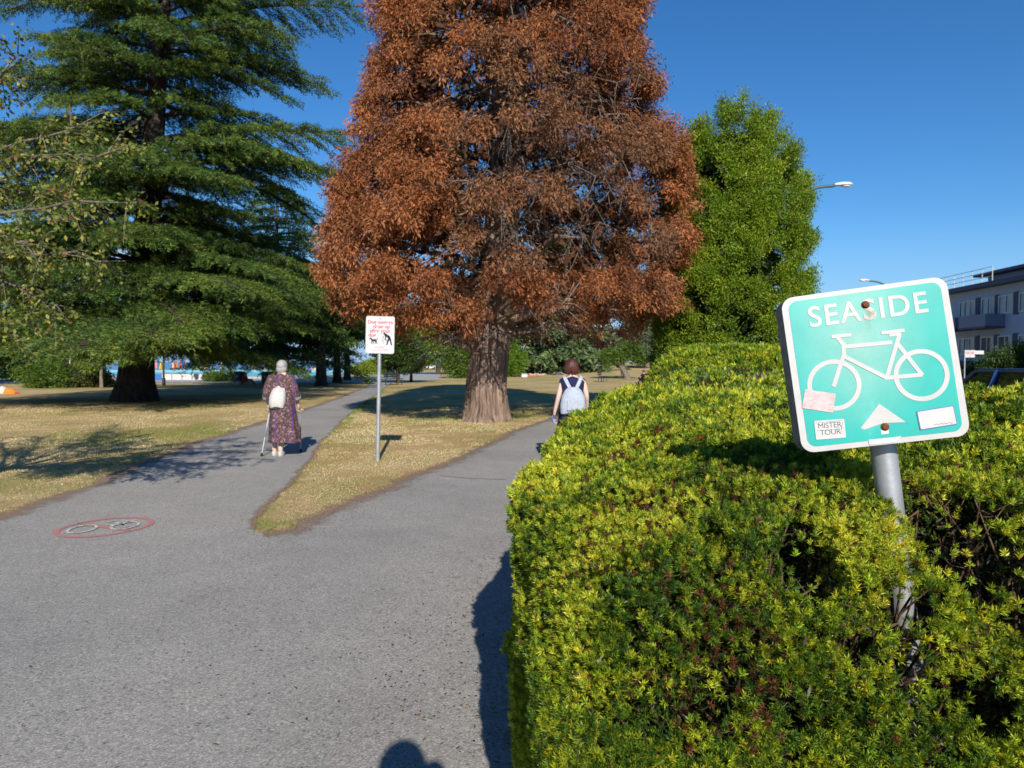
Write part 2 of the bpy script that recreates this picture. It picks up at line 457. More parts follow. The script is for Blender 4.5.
# a low bank of broken cloud far out over the water, by true direction
d = t.coord('Generated'); sx = t.n('SeparateXYZ'); t.l(d, sx.inputs[0])
cl = t.noise(t.mapping(d, (5, 5, 16)), 1.2, 7, .6, .3)
hgt = t.ramp(sx.outputs[2], [(.07, 0.0), (.13, 1.0), (.18, .9), (.22, 0.0)])
left = t.ramp(t.math('MULTIPLY', sx.outputs[0], -1.0), [(.38, 0.0), (.5, 1.0)])
cm = t.math('MULTIPLY', t.math('MULTIPLY', t.ramp(cl, [(.42, 0.0), (.62, .85)]), hgt), left)
hs = t.n('HueSaturation'); hs.inputs['Saturation'].default_value = 1.2; t.l(sky.outputs[0], hs.inputs['Color'])
skc = t.mix(1.0, hs.outputs[0], (.70, .94, 1.10), 'MULTIPLY')
skc = t.mix(t.ramp(sx.outputs[2], [(.0, .9), (.05, .6), (.17, 0.0)]), skc, (2.7, 4.3, 7.2))      # pale blue sea air low on the horizon
t.l(t.mix(cm, skc, (5.6, 6.0, 6.6)), bg.inputs[0])
bg.inputs[1].default_value = .085
sd = bpy.data.lights.new('sun', 'SUN'); sd.energy = 4.9; sd.angle = R(.5); sd.color = (1, .93, .82)
so = bpy.data.objects.new('sun', sd); COL.objects.link(so)
tosun = Vector((math.sin(SUN_AZ) * math.cos(SUN_EL), -math.cos(SUN_AZ) * math.cos(SUN_EL), math.sin(SUN_EL)))
so.rotation_euler = tosun.to_track_quat('Z', 'Y').to_euler(); so.location = (0, 0, 30)
cd = bpy.data.cameras.new('camera'); cd.sensor_width = 36; cd.lens = 36 * F_PX / 1024; cd.clip_end = 30000; cd.clip_start = .03
cd.dof.use_dof = True; cd.dof.focus_distance = 1.9; cd.dof.aperture_fstop = 9.5
co = bpy.data.objects.new('camera', cd); COL.objects.link(co); co.location = (0, 0, CAM_H)
co.rotation_euler = (R(90) - PITCH, 0, 0); SC.camera = co
SC.view_settings.view_transform = 'Standard'; SC.view_settings.look = 'None'; SC.view_settings.exposure = .42; SC.view_settings.gamma = 1
cy = SC.cycles; cy.max_bounces = 7; cy.diffuse_bounces = 3; cy.glossy_bounces = 3; cy.transmission_bounces = 4; cy.transparent_max_bounces = 12
cy.use_denoising = True; cy.sample_clamp_indirect = 6; cy.use_adaptive_sampling = True; cy.adaptive_threshold = .012

# ------------------------------------------------------------------ ground
xs = np.unique(np.concatenate([np.arange(-60, 61, 1.5), np.linspace(-900, -60, 40), np.linspace(60, 900, 40)]))
ys = np.unique(np.concatenate([np.arange(-60, 160, 1.5), np.linspace(160, 900, 40)]))
XX, YY = np.meshgrid(xs, ys); nx, ny = len(xs), len(ys)
V = np.stack([XX.ravel(), YY.ravel(), Z(XX.ravel(), YY.ravel())], 1)
i = np.arange(nx * ny).reshape(ny, nx)
F = np.stack([i[:-1, :-1], i[:-1, 1:], i[1:, 1:], i[1:, :-1]], -1).reshape(-1, 4)
tag(mesh_np('lawn', V, F, M['lawn'], smooth=True), 'dry tan summer lawn with greener patches', kind='structure')
sea = MB().add([(-14000, 118, -.9), (14000, 118, -.9), (14000, 14000, -.9), (-14000, 14000, -.9)], [(0, 1, 2, 3)]).build('sea', M['sea'])
tag(sea, 'blue sea beyond the pool and the beach', kind='structure')
def sheet(name, poly, mat, z=.004, label=None, follow=False):
    from mathutils.geometry import tessellate_polygon
    pts = [Vector((p[0], p[1], 0)) for p in poly]
    tri = tessellate_polygon([pts])
    Vv = [(p.x, p.y, z + (float(Z(p.x, p.y)) if follow else 0)) for p in pts]
    o = MB().add(Vv, tri).build(name, mat); return tag(o, label, kind='structure')

def dense(pts, step=.25, wob=.05, seed=1):
    out = []
    for a, b in zip(pts[:-1], pts[1:]):
        n = max(1, int((Vector(b) - Vector(a)).length / step))
        for k in range(n): out.append(tuple(Vector(a).lerp(Vector(b), k / n)))
    out.append(tuple(pts[-1]))
    A = np.array([(p[0], p[1], 0) for p in out])
    wv = np.stack([vnoise(A, 1.1, seed) - .5 + .5 * (vnoise(A, 4., seed + 5) - .5), vnoise(A, 1.1, seed + 9) - .5 + .5 * (vnoise(A, 4., seed + 7) - .5)], 1) * 2 * wob
    return [(x + dx, y + dy) for (x, y, _), (dx, dy) in zip(A, wv)]

def g2(*px): return [tuple(G(*p)[:2]) for p in px]
LLe = g2((374, 382), (362, 388), (338, 398), (300, 411), (260, 422), (228, 433), (193, 444), (157, 458), (119, 474), (68, 493), (0, 517)) + [(-7.0, 5.6), (-9.5, 3.4), (-14, -1), (-16, -8)]
LRe = g2((248, 531), (252, 521), (265, 505), (294, 480), (314, 453), (336, 427), (354, 411), (368, 400), (382, 390), (392, 383))
RLe = [(7.6, 41.5), (4.5, 33.2), (2.75, 26.5)] + g2((552, 418), (507, 434), (462, 458), (410, 477), (343, 506), (288, 532), (262, 534))
RRe = [(.2, -8), (.15, 3), (.62, 5), (1.35, 8), (1.95, 11.8), (2.95, 16), (4.1, 20.5), (5.75, 26), (7.4, 32), (10.3, 40)]
LLd, LRd, RLd, RRd = dense(LLe, .25, .07, 2), dense(LRe, .22, .06, 3), dense(RLe, .25, .06, 4), dense(RRe, .4, .05, 5)
PATH = LLd + [(-16, -8)] + RRd + RLd + LRd
sheet('asphalt_path', PATH, M['asphalt'], .004, 'grey asphalt park path that forks round a grass wedge')
sheet('promenade', g2((392, 383), (374, 382)) + [(-60, 50), (-60, 68), (-14, 68), (-24, 112), (-11.5, 112), (-6.5, 66)], M['paving'], .002, 'pale paved promenade in front of the pool')
# dirt and needles that collect along the edge of the asphalt
def verge(name, line, wi, wo, label, seed):
    A = np.array(line); d = np.gradient(A, axis=0); d /= np.maximum(np.linalg.norm(d, axis=1, keepdims=True), 1e-6)
    nn = np.stack([-d[:, 1], d[:, 0]], 1); k = len(A)
    Vv = np.concatenate([np.c_[A + nn * wo, np.full(k, .009)], np.c_[A, np.full(k, .0095)], np.c_[A - nn * wi, np.full(k, .009)]])
    i = np.arange(3 * k).reshape(3, k); Ff = np.stack([i[:-1, :-1], i[:-1, 1:], i[1:, 1:], i[1:, :-1]], -1).reshape(-1, 4)
    o = mesh_np(name, Vv, Ff, M['verge']); a = o.data.attributes.new('fade', 'FLOAT', 'POINT')
    a.data.foreach_set('value', np.concatenate([np.zeros(k), np.ones(k), np.zeros(k)]).astype(np.float32))
    return tag(o, label, kind='structure')
m, nt, b, o = newmat('dirt_verge'); t = NT(nt); v = t.coord()
tr = t.n('BsdfTransparent'); ms = t.n('MixShader')
t.l(t.ramp(t.noise(v, 30, 6, .75), [(.3, (.16, .095, .06)), (.55, (.30, .195, .125)), (.75, (.42, .30, .20))]), b.inputs['Base Color']); b.inputs['Roughness'].default_value = .95
fa = t.n('Attribute', attribute_name='fade')
nz = t.math('MULTIPLY', t.math('SUBTRACT', t.noise(v, 3.2, 8, .8), .5), 2.2)
t.l(t.ramp(t.math('ADD', fa.outputs['Fac'], nz), [(.45, 0.0), (.95, .7)]), ms.inputs[0])
t.l(tr.outputs[0], ms.inputs[1]); t.l(b.outputs[0], ms.inputs[2]); t.l(ms.outputs[0], o.inputs[0]); M['verge'] = m
verge('dirt_verge', RLd, .26, .42, 'brown needle litter along the wedge side of the right fork', 1)
verge('dirt_verge', LLd, .22, .45, 'brown dirt along the left edge of the left fork', 2)
verge('dirt_verge', RRd[:60], .45, .36, 'brown needle litter on the asphalt at the foot of the hedge', 4)
verge('dirt_verge', LRd, .08, .14, 'thin dirt line along the wedge side of the left fork', 3)
# a sealed seam across the right fork and two hairline cracks
def strip(name, pts, wd, mat, z, label):
    P = np.array(dense(pts, .06, wd * 1.2, 8)); d = np.gradient(P, axis=0); d /= np.linalg.norm(d, axis=1, keepdims=True); n_ = np.stack([-d[:, 1], d[:, 0]], 1)
    ww = wd * (.4 + vnoise(np.c_[P, P[:, :1] * 0], 9, 4))[:, None]; k = len(P)
    Vv = np.concatenate([np.c_[P + n_ * ww, np.full(k, z)], np.c_[P - n_ * ww, np.full(k, z)]])
    i = np.arange(2 * k).reshape(2, k)
    return tag(mesh_np(name, Vv, np.stack([i[0, :-1], i[0, 1:], i[1, 1:], i[1, :-1]], -1), mat), label, kind='structure')
strip('path_seam', g2((440, 476), (470, 479), (506, 480)), .009, M['tar'], .008, 'thin dark seam across the right fork')

# road and kerbs on the far side of the hedge, running away to the right
ku = .096
def rp(u, y): return (7.4 + u + ku * y, y)
sheet('road', [rp(0, -30), rp(9, -30), rp(9, 160), rp(0, 160)], M['road'], .005, 'dark asphalt street behind the hedge')
for nm, u, lab in (('kerb', -.15, 'concrete kerb on the park side of the street'), ('kerb', 9.0, 'concrete kerb on the houses side of the street')):
    a = MB(); q = [rp(u, -30), rp(u + .15, -30), rp(u + .15, 160), rp(u, 160)]
    a.prism(q, -.05, .12); tag(a.build(nm, M['kerb']), lab, kind='structure')
sheet('pavement', [rp(9.15, -30), rp(11.6, -30), rp(11.6, 160), rp(9.15, 160)], M['paving'], .11, 'pale concrete pavement in front of the apartment block')

# worn no-cycling mark painted on the left fork
cA = G(104.5, 528.5); tl = G(54, 531); tr_ = G(154, 524)
ux = Vector((tr_.x - tl.x, tr_.y - tl.y, 0)); ca = .5 * (Vector((tl.x, tl.y, 0)) + Vector((tr_.x, tr_.y, 0)))
near, far = G(92, 539), G(118, 519)
vx = Vector((far.x - near.x, far.y - near.y, 0))
def mk(u, v, z): p = ca + ux * (u * .5) + vx * (v * .5); return (p.x, p.y, z)
def ringpts(mb, u0, v0, ru, rv, wi, z, n=56, skip=()):
    Vv = []; Ff = []
    for k in range(n):
        a = 2 * math.pi * k / n; c_, s_ = math.cos(a), math.sin(a)
        Vv += [mk(u0 + ru * c_, v0 + rv * s_, z), mk(u0 + (ru - wi) * c_, v0 + (rv - wi * 1.1) * s_, z)]
    for k in range(n):
        if k in skip: continue
        k2 = (k + 1) % n; Ff.append((2 * k, 2 * k2, 2 * k2 + 1, 2 * k + 1))
    mb.add(Vv, Ff)
def bar(mb, p, q, wd, z):
    p, q = Vector((*p, 0)), Vector((*q, 0)); n_ = (q - p).normalized(); n_ = Vector((-n_.y, n_.x, 0)) * wd / 2
    mb.add([mk(*(p + n_)[:2], z), mk(*(q + n_)[:2], z), mk(*(q - n_)[:2], z), mk(*(p - n_)[:2], z)], [(0, 1, 2, 3)])
mkroot = thing('cycling_ban_marking', 'worn red ring with a slash over a white bicycle, painted on the left path', 'path marking', (0, 0, 0))
a = MB(); ringpts(a, 0, 0, 1.0, 1.0, .14, .0085); bar(a, (-.66, .60), (.62, -.62), .15, .0085)
a.build('red_ring', M['paint_red'], mkroot)
a = MB(); ringpts(a, -.42, -.12, .30, .42, .07, .0125, 40); ringpts(a, .42, -.06, .30, .42, .07, .0125, 40, (8, 9, 10))
for p, q in (((.42, -.06), (.12, .40)), ((.12, .40), (.55, .45)), ((.1, .0), (.5, .34)), ((-.06, .5), (.1, .5)), ((.0, .12), (.15, .1)), ((.3, .1), (.48, -.2))): bar(a, p, q, .08, .0127)
a.build('white_bicycle', M['paint_white'], mkroot)
# ------------------------------------------------------------------ clipped yew hedges
def poly_sd(P, poly):
    """distance inside (+) / outside (-) a polygon and the nearest edge normal pointing out"""
    A = np.array(poly); B = np.roll(A, -1, 0); best = np.full(len(P), 1e9); nrm = np.zeros((len(P), 2)); ins = np.zeros(len(P), bool)
    for a, b in zip(A, B):
        e = b - a; L = e @ e; t = np.clip(((P - a) @ e) / L, 0, 1); q = a + t[:, None] * e; dd = np.linalg.norm(P - q, axis=1)
        m = dd < best; best[m] = dd[m]
        n_ = np.array([e[1], -e[0]]) / math.sqrt(L); nrm[m] = n_
        c = ((a[1] > P[:, 1]) != (b[1] > P[:, 1]))
        with np.errstate(divide='ignore', invalid='ignore'):
            xi = (b[0] - a[0]) * (P[:, 1] - a[1]) / (b[1] - a[1]) + a[0]
        ins ^= c & (P[:, 0] < xi)
    return np.where(ins, best, -best), nrm

def smooth_poly(poly, it=2):
    for _ in range(it):
        out = []
        for a, b in zip(poly, poly[1:] + poly[:1]):
            out += [(a[0] * .75 + b[0] * .25, a[1] * .75 + b[1] * .25), (a[0] * .25 + b[0] * .75, a[1] * .25 + b[1] * .75)]
        poly = out
    return poly

# one shoot: needles round a short stem, pointing along +x
def shoot(n, spread, L, W, seed, stem=True):
    r = np.random.default_rng(seed); x0 = np.linspace(0, .55, n) * L * 1.25
    a = np.arange(n) * 2.39996 + r.normal(size=n) * .3
    tilt = np.linspace(spread, .30, n) + r.normal(size=n) * .15
    d = np.stack([np.cos(tilt), np.sin(tilt) * np.cos(a), np.sin(tilt) * np.sin(a)], 1)
    c = np.stack([x0, 0 * x0, 0 * x0], 1)
    return leaf_quads(c, d, rdir(n, r), L * (1 + r.normal(size=n) * .12), W, .06)

HOLES = []     # (centre, radii) hollows where the shoots have died back
def hole(px, py, d, rx, rz, ry, oy=0): c = at(px, py, d); HOLES.append((np.array([c.x, c.y + oy, c.z]), np.array([rx, ry, rz])))
hole(806, 566, 1.60, .085, .078, .30, .14); hole(710, 537, 1.66, .045, .028, .25, .10)
hole(962, 545, 1.62, .10, .19, .28, .12); [hole(px_, py_, d_, .048, .046, .09) for d_ in (1.30, 1.42, 1.54, 1.66, 1.75) for px_, py_ in ((906, 602), (911, 632), (916, 662))]; hole(1010, 520, 1.7, .10, .07, .2, .08)
hole(965, 690, 1.5, .09, .10, .22, .08); hole(1015, 610, 1.55, .05, .12, .2, .08); hole(690, 745, 1.45, .04, .025, .12, .04)
hole(640, 640, 1.5, .03, .025, .10, .04)
hole(850, 640, 1.5, .05, .03, .14, .05); hole(800, 720, 1.45, .06, .03, .14, .05)
BROWN = [(at(655, 478, 2.05), .26), (at(590, 520, 1.85), .17), (at(705, 640, 1.5), .15), (at(760, 470, 2.0), .2), (at(720, 690, 1.45), .13), (at(610, 560, 1.6), .09), (at(950, 460, 1.8), .12), (at(640, 430, 2.8), .25)]

def hedge(name, label, poly, Hf, rf, dens, holes, browns, seed, palette, drifts=()):
    rng = np.random.default_rng(seed)
    poly = smooth_poly(poly); A = np.array(poly); lo, hi = A.min(0) - .05, A.max(0) + .05
    root = thing(name, label, 'hedge', (0, 0, 0))
    def top(P, e):
        r = rf(P); H = Hf(P); q = np.clip(1 - np.clip(e, 0, None) / r, 0, 1)
        return H - r * (1 - np.sqrt(np.clip(1 - q * q, 0, 1))) * .95
    # surface samples on the top
    def sample(n):
        P = rng.uniform(lo, hi, (n, 2)); e, n2 = poly_sd(P, poly); k = e > .0; P, e, n2 = P[k], e[k], n2[k]
        r = rf(P); q = np.clip(1 - e / r, 0, .999); sl = q / np.sqrt(1 - q * q)          # slope of the rounded shoulder
        z = top(P, e); wgt = np.sqrt(1 + np.minimum(sl, 4) ** 2)
        nn = unit(np.c_[n2 * np.minimum(sl, 6)[:, None], np.ones(len(P))])
        return np.c_[P, z], nn, wgt / 4.2
    def walls(n):
        B = np.roll(A, -1, 0); Ls = np.linalg.norm(B - A, axis=1); s = rng.choice(len(A), n, p=Ls / Ls.sum()); t_ = rng.random((n, 1))
        P = A[s] * (1 - t_) + B[s] * t_; e_ = (B - A)[s]; nn = unit(np.c_[e_[:, 1], -e_[:, 0], np.full(n, .12)])
        zt = Hf(P) - rf(P) * .72; z = rng.random(n) ** .8 * zt
        out = .03 * np.sin(np.pi * np.clip(z / 1.2, 0, 1)) - .02
        return np.c_[P + nn[:, :2] * out[:, None], z], nn
    area = (hi - lo).prod()
    n1 = int(area * dens[0] * 4.2 * 1.0); Pt, Nt, wt = sample(n1); k = rng.random(len(wt)) < wt; Pt, Nt = Pt[k], Nt[k]
    per = np.linalg.norm(np.roll(A, -1, 0) - A, axis=1).sum(); Pw, Nw = walls(int(per * 1.0 * dens[0] * 1.15))
    P, N = np.r_[Pt, Pw], np.r_[Nt, Nw]
    dist = np.linalg.norm(P - [0, 0, CAM_H], axis=1); face = (N * ([0, 0, CAM_H] - P)).sum(1) > -.45 * dist
    keep = np.where(face, np.clip((dens[1] / dist) ** 1.6, dens[2], 1), .10 * np.clip((dens[1] / dist) ** 1.6, dens[2], 1)); k = rng.random(len(P)) < keep
    P, N, dist = P[k], N[k], dist[k]
    lump = (vnoise(P, 4.2, seed) - .5) * .13 + (vnoise(P, 11, seed + 1) - .5) * .07
    depth = -np.abs(rng.normal(size=len(P))) * .045
    gap = vnoise(P, 16, seed + 6)                                # small gaps between the clipped shoots
    P = P + N * (lump + depth)[:, None]
    ok = (gap > .30) | (rng.random(len(P)) < .35)
    inb = np.zeros(len(P)); 
    for c, r in browns: inb = np.maximum(inb, np.clip(1.25 - np.linalg.norm(P - np.array(c), axis=1) / r, 0, 1))
    for c, r in holes:
        qn = np.linalg.norm((P - c) / r, axis=1) * (1 + .5 * (vnoise(P, 20, 3) - .5)); ok &= (qn > 1) | (rng.random(len(P)) < (.04 if r[0] > .0485 or r[0] < .047 else .10))
    inb *= np.clip(vnoise(P, 9, seed + 12) * 1.9 - .25, 0, 1)
    ok &= rng.random(len(P)) > inb * .5
    P, N, dist, inb = P[ok], N[ok], dist[ok], inb[ok]
    # colour: young yellow-green flushes in drifts among older green
    n0 = vnoise(P, 5.0, seed + 20) * .55 + vnoise(P, 19, seed + 21) * .35 + rng.random(len(P)) * .45
    for c_, r_ in drifts: n0 = n0 - .22 * np.clip(1.3 - np.linalg.norm((P - np.array(c_)) / r_, axis=1), 0, 1)   # older, plain green growth
    pal = np.array(palette); tt = np.clip((n0 - .36) / .62, 0, 1)
    tone = np.interp(tt, np.linspace(0, 1, len(pal)), np.arange(len(pal))); f_ = np.floor(tone).astype(int); g_ = np.minimum(f_ + 1, len(pal) - 1)
    c = pal[f_] * (1 - (tone - f_))[:, None] + pal[g_] * (tone - f_)[:, None]
    br = rng.random(len(P)) < inb * .48 + .014; c[br] = np.array([.15, .062, .028]) * (1 + rng.normal(size=(br.sum(), 1)) * .3)
    c = jit(np.clip(c, .01, 1), len(P), .16, .10, rng)
    ax = unit(N * .7 + rdir(len(P), rng) * .6 + np.array([0, -.10, .42]))
    parts, cols = [], []
    lv = np.digitize(dist, dens[3])
    for l, (nn_, L, W, sc) in enumerate(dens[4]):
        ids = np.where(lv == l)[0]
        for v in range(4):
            idv = ids[v::4]
            if not len(idv): continue
            tv, tf = shoot(nn_, 1.25, L, W, 50 + v)
            Rm = frames(ax[idv], roll=rng.random(len(idv)) * 6.28)
            s_ = sc * (.75 + rng.random(len(idv)) * .55) * np.clip(dist[idv] / dens[5], 1, 2.2)
            parts.append(instance(tv, tf, Rm, s_, P[idv])); cc = np.repeat(c[idv], len(tf), 0)
            cols.append(cc * (1 + rng.normal(size=(len(cc), 1)) * .10))
    Vv, Ff = cat_mesh(parts); o = mesh_np('foliage', Vv, Ff, M['yew'], root, np.clip(np.concatenate(cols), .003, 1))
    # twigs that carry the shoots
    k = rng.random(len(P)) < dens[6] * np.clip((2.4 / dist) ** 2, .03, 1); Pk, Nk = P[k], N[k]; mb = MB()
    k2 = np.where(inb[k] > .05)[0]
    for p, n_ in zip(Pk, Nk):
        a0 = p - n_ * (.16 + .12 * random.random()) + np.array([random.gauss(0, .06), random.gauss(0, .06), -.10]); mid = (a0 + p) / 2 + np.random.default_rng(int(abs(p[0]) * 1e5)).normal(size=3) * .014
        mb.tube([a0, mid, p], [.0045, .0032, .0016], 4)
    # bare wood seen inside the hollows
    for c_, r_ in holes:
        for _ in range(int(16 * (r_[0] + r_[2]) / .2) if r_[0] > .0485 else 0):
            a0 = c_ + rng.normal(size=3) * r_ * .45 + [0, r_[1] * .7, -.04]; b0 = a0 + rng.normal(size=3) * [.035, .05, .05] + [0, -.03, .03]
            mid = (a0 + b0) / 2 + rng.normal(size=3) * .018; mb.tube([a0, mid, b0, b0 + unit(b0[None] - a0)[0] * .04 + rng.normal(size=3) * .015], [.003, .0024, .0017, .0009], 5)
    for _ in range(14 if holes else 6):
        c_ = lo + (hi - lo) * rng.random(2); e, _n = poly_sd(c_[None], poly)
        if e[0] < .5: continue
        mb.tube([(c_[0], c_[1], -.05), (c_[0] + rng.normal() * .08, c_[1] + rng.normal() * .08, .5), (c_[0] + rng.normal() * .2, c_[1] + rng.normal() * .2, .95)], [.035, .026, .012], 7)
    if holes: mb.build('branches', M['twig'], root)
    # old needles and wood deep inside: fills the body so no light comes through
    n3 = dens[7]; Q = rng.uniform(lo, hi, (n3 * 3, 2)); e, n2 = poly_sd(Q, poly); kk = e > .07; Q, e = Q[kk], e[kk]
    zt = top(Q, e) - .09; near = np.clip(e - .09, 0, None); z = np.where(rng.random(len(Q)) < .55, zt - rng.random(len(Q)) ** 2 * .4, rng.random(len(Q)) * zt)
    ok = (z > .05) & (z < zt + .001); Q, z = Q[ok], z[ok]; Q3 = np.c_[Q, z]
    ok = np.ones(len(Q3), bool)
    for c_, r_ in holes: ok &= np.linalg.norm((Q3 - c_) / (r_ * [1.05, 1.25, 1.05]), axis=1) > 1
    # edge walls: more fill just behind the faces
    Pw, Nw = walls(int(n3 * .55)); Q4 = Pw - Nw * (.10 + rng.random((len(Pw), 1)) * .35); ok4 = np.ones(len(Q4), bool)
    for c_, r_ in holes: ok4 &= np.linalg.norm((Q4 - c_) / (r_ * [1.05, 1.25, 1.05]), axis=1) > 1
    Q3 = np.r_[Q3[ok], Q4[ok4]]
    dq = np.linalg.norm(Q3 - [0, 0, CAM_H], axis=1)
    nr = Q3[dq < 2.6]; ex = np.concatenate([nr + rng.normal(size=nr.shape) * .03 for _ in range(5)]) if len(nr) else nr
    okx = np.ones(len(ex), bool)
    for c_, r_ in holes: okx &= np.linalg.norm((ex - c_) / (r_ * [1.05, 1.25, 1.05]), axis=1) > 1
    Q3 = np.r_[Q3, ex[okx]]; dq = np.linalg.norm(Q3 - [0, 0, CAM_H], axis=1); far_ = dq > 2.6
    Vv, Ff = leaf_quads(Q3, rdir(len(Q3), rng), rdir(len(Q3), rng), np.where(far_, np.clip(.05 * dq / 1.8, .05, .22), .030), np.where(far_, np.clip(.022 * dq / 1.8, .022, .14), .0065))
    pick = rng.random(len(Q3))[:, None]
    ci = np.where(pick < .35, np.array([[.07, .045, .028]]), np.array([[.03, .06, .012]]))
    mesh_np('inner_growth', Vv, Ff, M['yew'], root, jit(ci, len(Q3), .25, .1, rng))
    # dense dark woody heart
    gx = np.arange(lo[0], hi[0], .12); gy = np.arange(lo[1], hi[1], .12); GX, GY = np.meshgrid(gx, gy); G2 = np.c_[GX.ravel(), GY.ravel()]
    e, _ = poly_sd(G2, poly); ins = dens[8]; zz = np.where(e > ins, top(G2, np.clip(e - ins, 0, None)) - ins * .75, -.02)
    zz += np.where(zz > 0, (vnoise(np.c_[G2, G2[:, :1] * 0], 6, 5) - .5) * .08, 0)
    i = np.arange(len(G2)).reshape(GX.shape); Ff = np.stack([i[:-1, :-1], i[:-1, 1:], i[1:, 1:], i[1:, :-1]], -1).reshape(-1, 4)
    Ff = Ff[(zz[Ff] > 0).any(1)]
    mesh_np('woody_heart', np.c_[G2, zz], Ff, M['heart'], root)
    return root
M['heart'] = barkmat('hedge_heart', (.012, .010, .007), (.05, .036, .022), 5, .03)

NEAR = [(.09, 1.46), (.06, 1.8), (.045, 2.4), (.03, 3.0), (.26, 4.1), (.82, 6.0), (1.28, 7.1), (1.95, 8.2), (3.1, 8.9), (4.1, 8.6), (4.0, 7.0), (3.55, 5.4), (3.1, 4.3), (2.75, 3.3), (2.55, 2.2), (2.4, 1.5), (1.7, 1.36), (1.0, 1.36), (.45, 1.38)]
NEAR = NEAR[::-1]
HN = lambda P: 1.16 + .085 * sstep(.15, .8, P[:, 0]) * (1 - sstep(2.8, 4.6, P[:, 1])) - .075 * sstep(2.6, 4.0, P[:, 1]) * (1 - sstep(6.2, 8.2, P[:, 1])) + .052 * (P[:, 1] - 2) + .072 * P[:, 0] - .155 * np.clip(P[:, 0] * .5 + P[:, 1] * .25 - 1.9, 0, 3) - .16 * np.clip(P[:, 0] - 2.0, 0, 2) * (1 - sstep(4, 6, P[:, 1])) + .03 * np.sin(P[:, 0] * 2.1 + P[:, 1] * 1.3)
RN = lambda P: .17 + .25 * (1 - sstep(1.5, 2.7, P[:, 1]))
YEW = [(.05, .105, .014), (.12, .195, .016), (.285, .35, .020), (.44, .475, .032), (.54, .54, .055)]
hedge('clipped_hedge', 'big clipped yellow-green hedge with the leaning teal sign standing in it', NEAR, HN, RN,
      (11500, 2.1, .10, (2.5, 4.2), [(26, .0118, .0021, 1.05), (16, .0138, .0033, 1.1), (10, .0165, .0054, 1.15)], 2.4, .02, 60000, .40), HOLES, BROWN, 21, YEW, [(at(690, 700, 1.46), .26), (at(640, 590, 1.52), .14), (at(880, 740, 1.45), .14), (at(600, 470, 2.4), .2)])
FAR = [(2.15, 11.3), (2.4, 13.0), (3.6, 14.2), (5.2, 14.4), (6.4, 13.4), (6.3, 11.7), (5.2, 10.5), (3.3, 10.2)][::-1]
FAR = FAR[::-1][::-1]
def HF(P): return 1.82 - .045 * (P[:, 0] - 3.3) ** 2 * .5 - .03 * np.abs(P[:, 1] - 12.3)
hedge('rounded_hedge', 'smaller rounded green hedge rising just behind the big yellow-green one', FAR, HF, lambda P: np.full(len(P), .95),
      (3200, 9.0, .3, (1, 2), [(9, .05, .016, 1.0), (9, .05, .016, 1.0), (9, .045, .016, 1.3)], 20, .003, 2500, .30), [], [], 31,
      [(.07, .14, .014), (.17, .25, .016), (.32, .38, .022), (.46, .48, .035)])
# ------------------------------------------------------------------ trees
def lump_trunk(mb, pts, rad, n=18, flute=.12, seed=0):
    rg = []; pts = [Vector(p) for p in pts]
    for i, (p, r) in enumerate(zip(pts, rad)):
        q = []
        for j in range(n):
            a = 2 * math.pi * j / n
            f = 1 + flute * (math.sin(3 * a + seed) * .5 + math.sin(5 * a + seed * 2 + i * .2) * .5 + math.sin(9 * a + i * .35) * .3)
            q.append(p + Vector((math.cos(a) * r * f, math.sin(a) * r * f, 0)))
        rg.append(q)
    mb.rings(rg)

def spray_cloud(n, rad, L, W, droop, seed, flat=.6):
    """a clump of small leaf blades: long axis x"""
    r = np.random.default_rng(seed); c = r.normal(size=(n, 3)) * np.array([rad, rad * .7, rad * flat]) * .55
    d = unit(c * np.array([1, 1, .4]) / rad + r.normal(size=(n, 3)) * .55 + np.array([.45, 0, -droop]))
    return leaf_quads(c, d, rdir(n, r), L * (1 + r.normal(size=n) * .25), W * (1 + r.normal(size=n) * .2), .08)

def crown_of(name, root, T, D, size, c, templates, mat, rng, up=None):
    parts, cols = [], []
    idx = rng.integers(0, len(templates), len(T))
    for v, (tv, tf) in enumerate(templates):
        k = np.where(idx == v)[0]
        if not len(k): continue
        Rm = frames(D[k], up=up[k] if up is not None else None)
        parts.append(instance(tv, tf, Rm, size[k], T[k])); cc = np.repeat(c[k], len(tf), 0)
        cols.append(cc * np.clip(1 + rng.normal(size=(len(cc), 1)) * .16, .5, 1.6))
    V, F = cat_mesh(parts); return mesh_np(name, V, F, mat, root, np.clip(np.concatenate(cols), .003, 1))

# ---- dead red-brown cedar in the wedge
rng = np.random.default_rng(5)
B = G(486, 421); D0 = B.y; s_ = D0 / F_PX
zs = np.array([2.3, 2.9, 3.4, 4.3, 5.2, 6.5, 8.8, 11.6, 14, 16, 17.6]); rs = np.array([2.1, 3.7, 4.4, 4.7, 4.65, 4.4, 3.85, 3.3, 2.6, 1.6, .5])
root = thing('dead_cedar', 'tall dead cedar with rust-brown foliage and a thick ridged trunk', 'tree', (B.x, D0, 0))
nc = 960
zg = np.linspace(2.7, 17.3, 400); wz = np.interp(zg, zs, rs) ** 1.3
z = rng.choice(zg, nc, p=wz / wz.sum()); az = rng.random(nc) * 6.283; dirv = np.c_[np.cos(az), np.sin(az), np.zeros(nc)]
lob = vnoise(np.c_[dirv[:, :2] * 2.6, z * .5], 1.0, 3)                 # boughs that stand out and hollows between
Rr = np.interp(z, zs, rs) * (.80 + .30 * lob) * np.where(rng.random(nc) < .34, .74, 1) - .06
front_right = (np.cos(az - R(-66)) > .72) & (z > 3.8) & (z < 8.8)
k = ~((front_right & (rng.random(nc) < .58)) | ((z < 3.4) & (np.cos(az - R(-25)) > .2) & (rng.random(nc) < .45)) | ((lob < .27) & (rng.random(nc) < .6)))
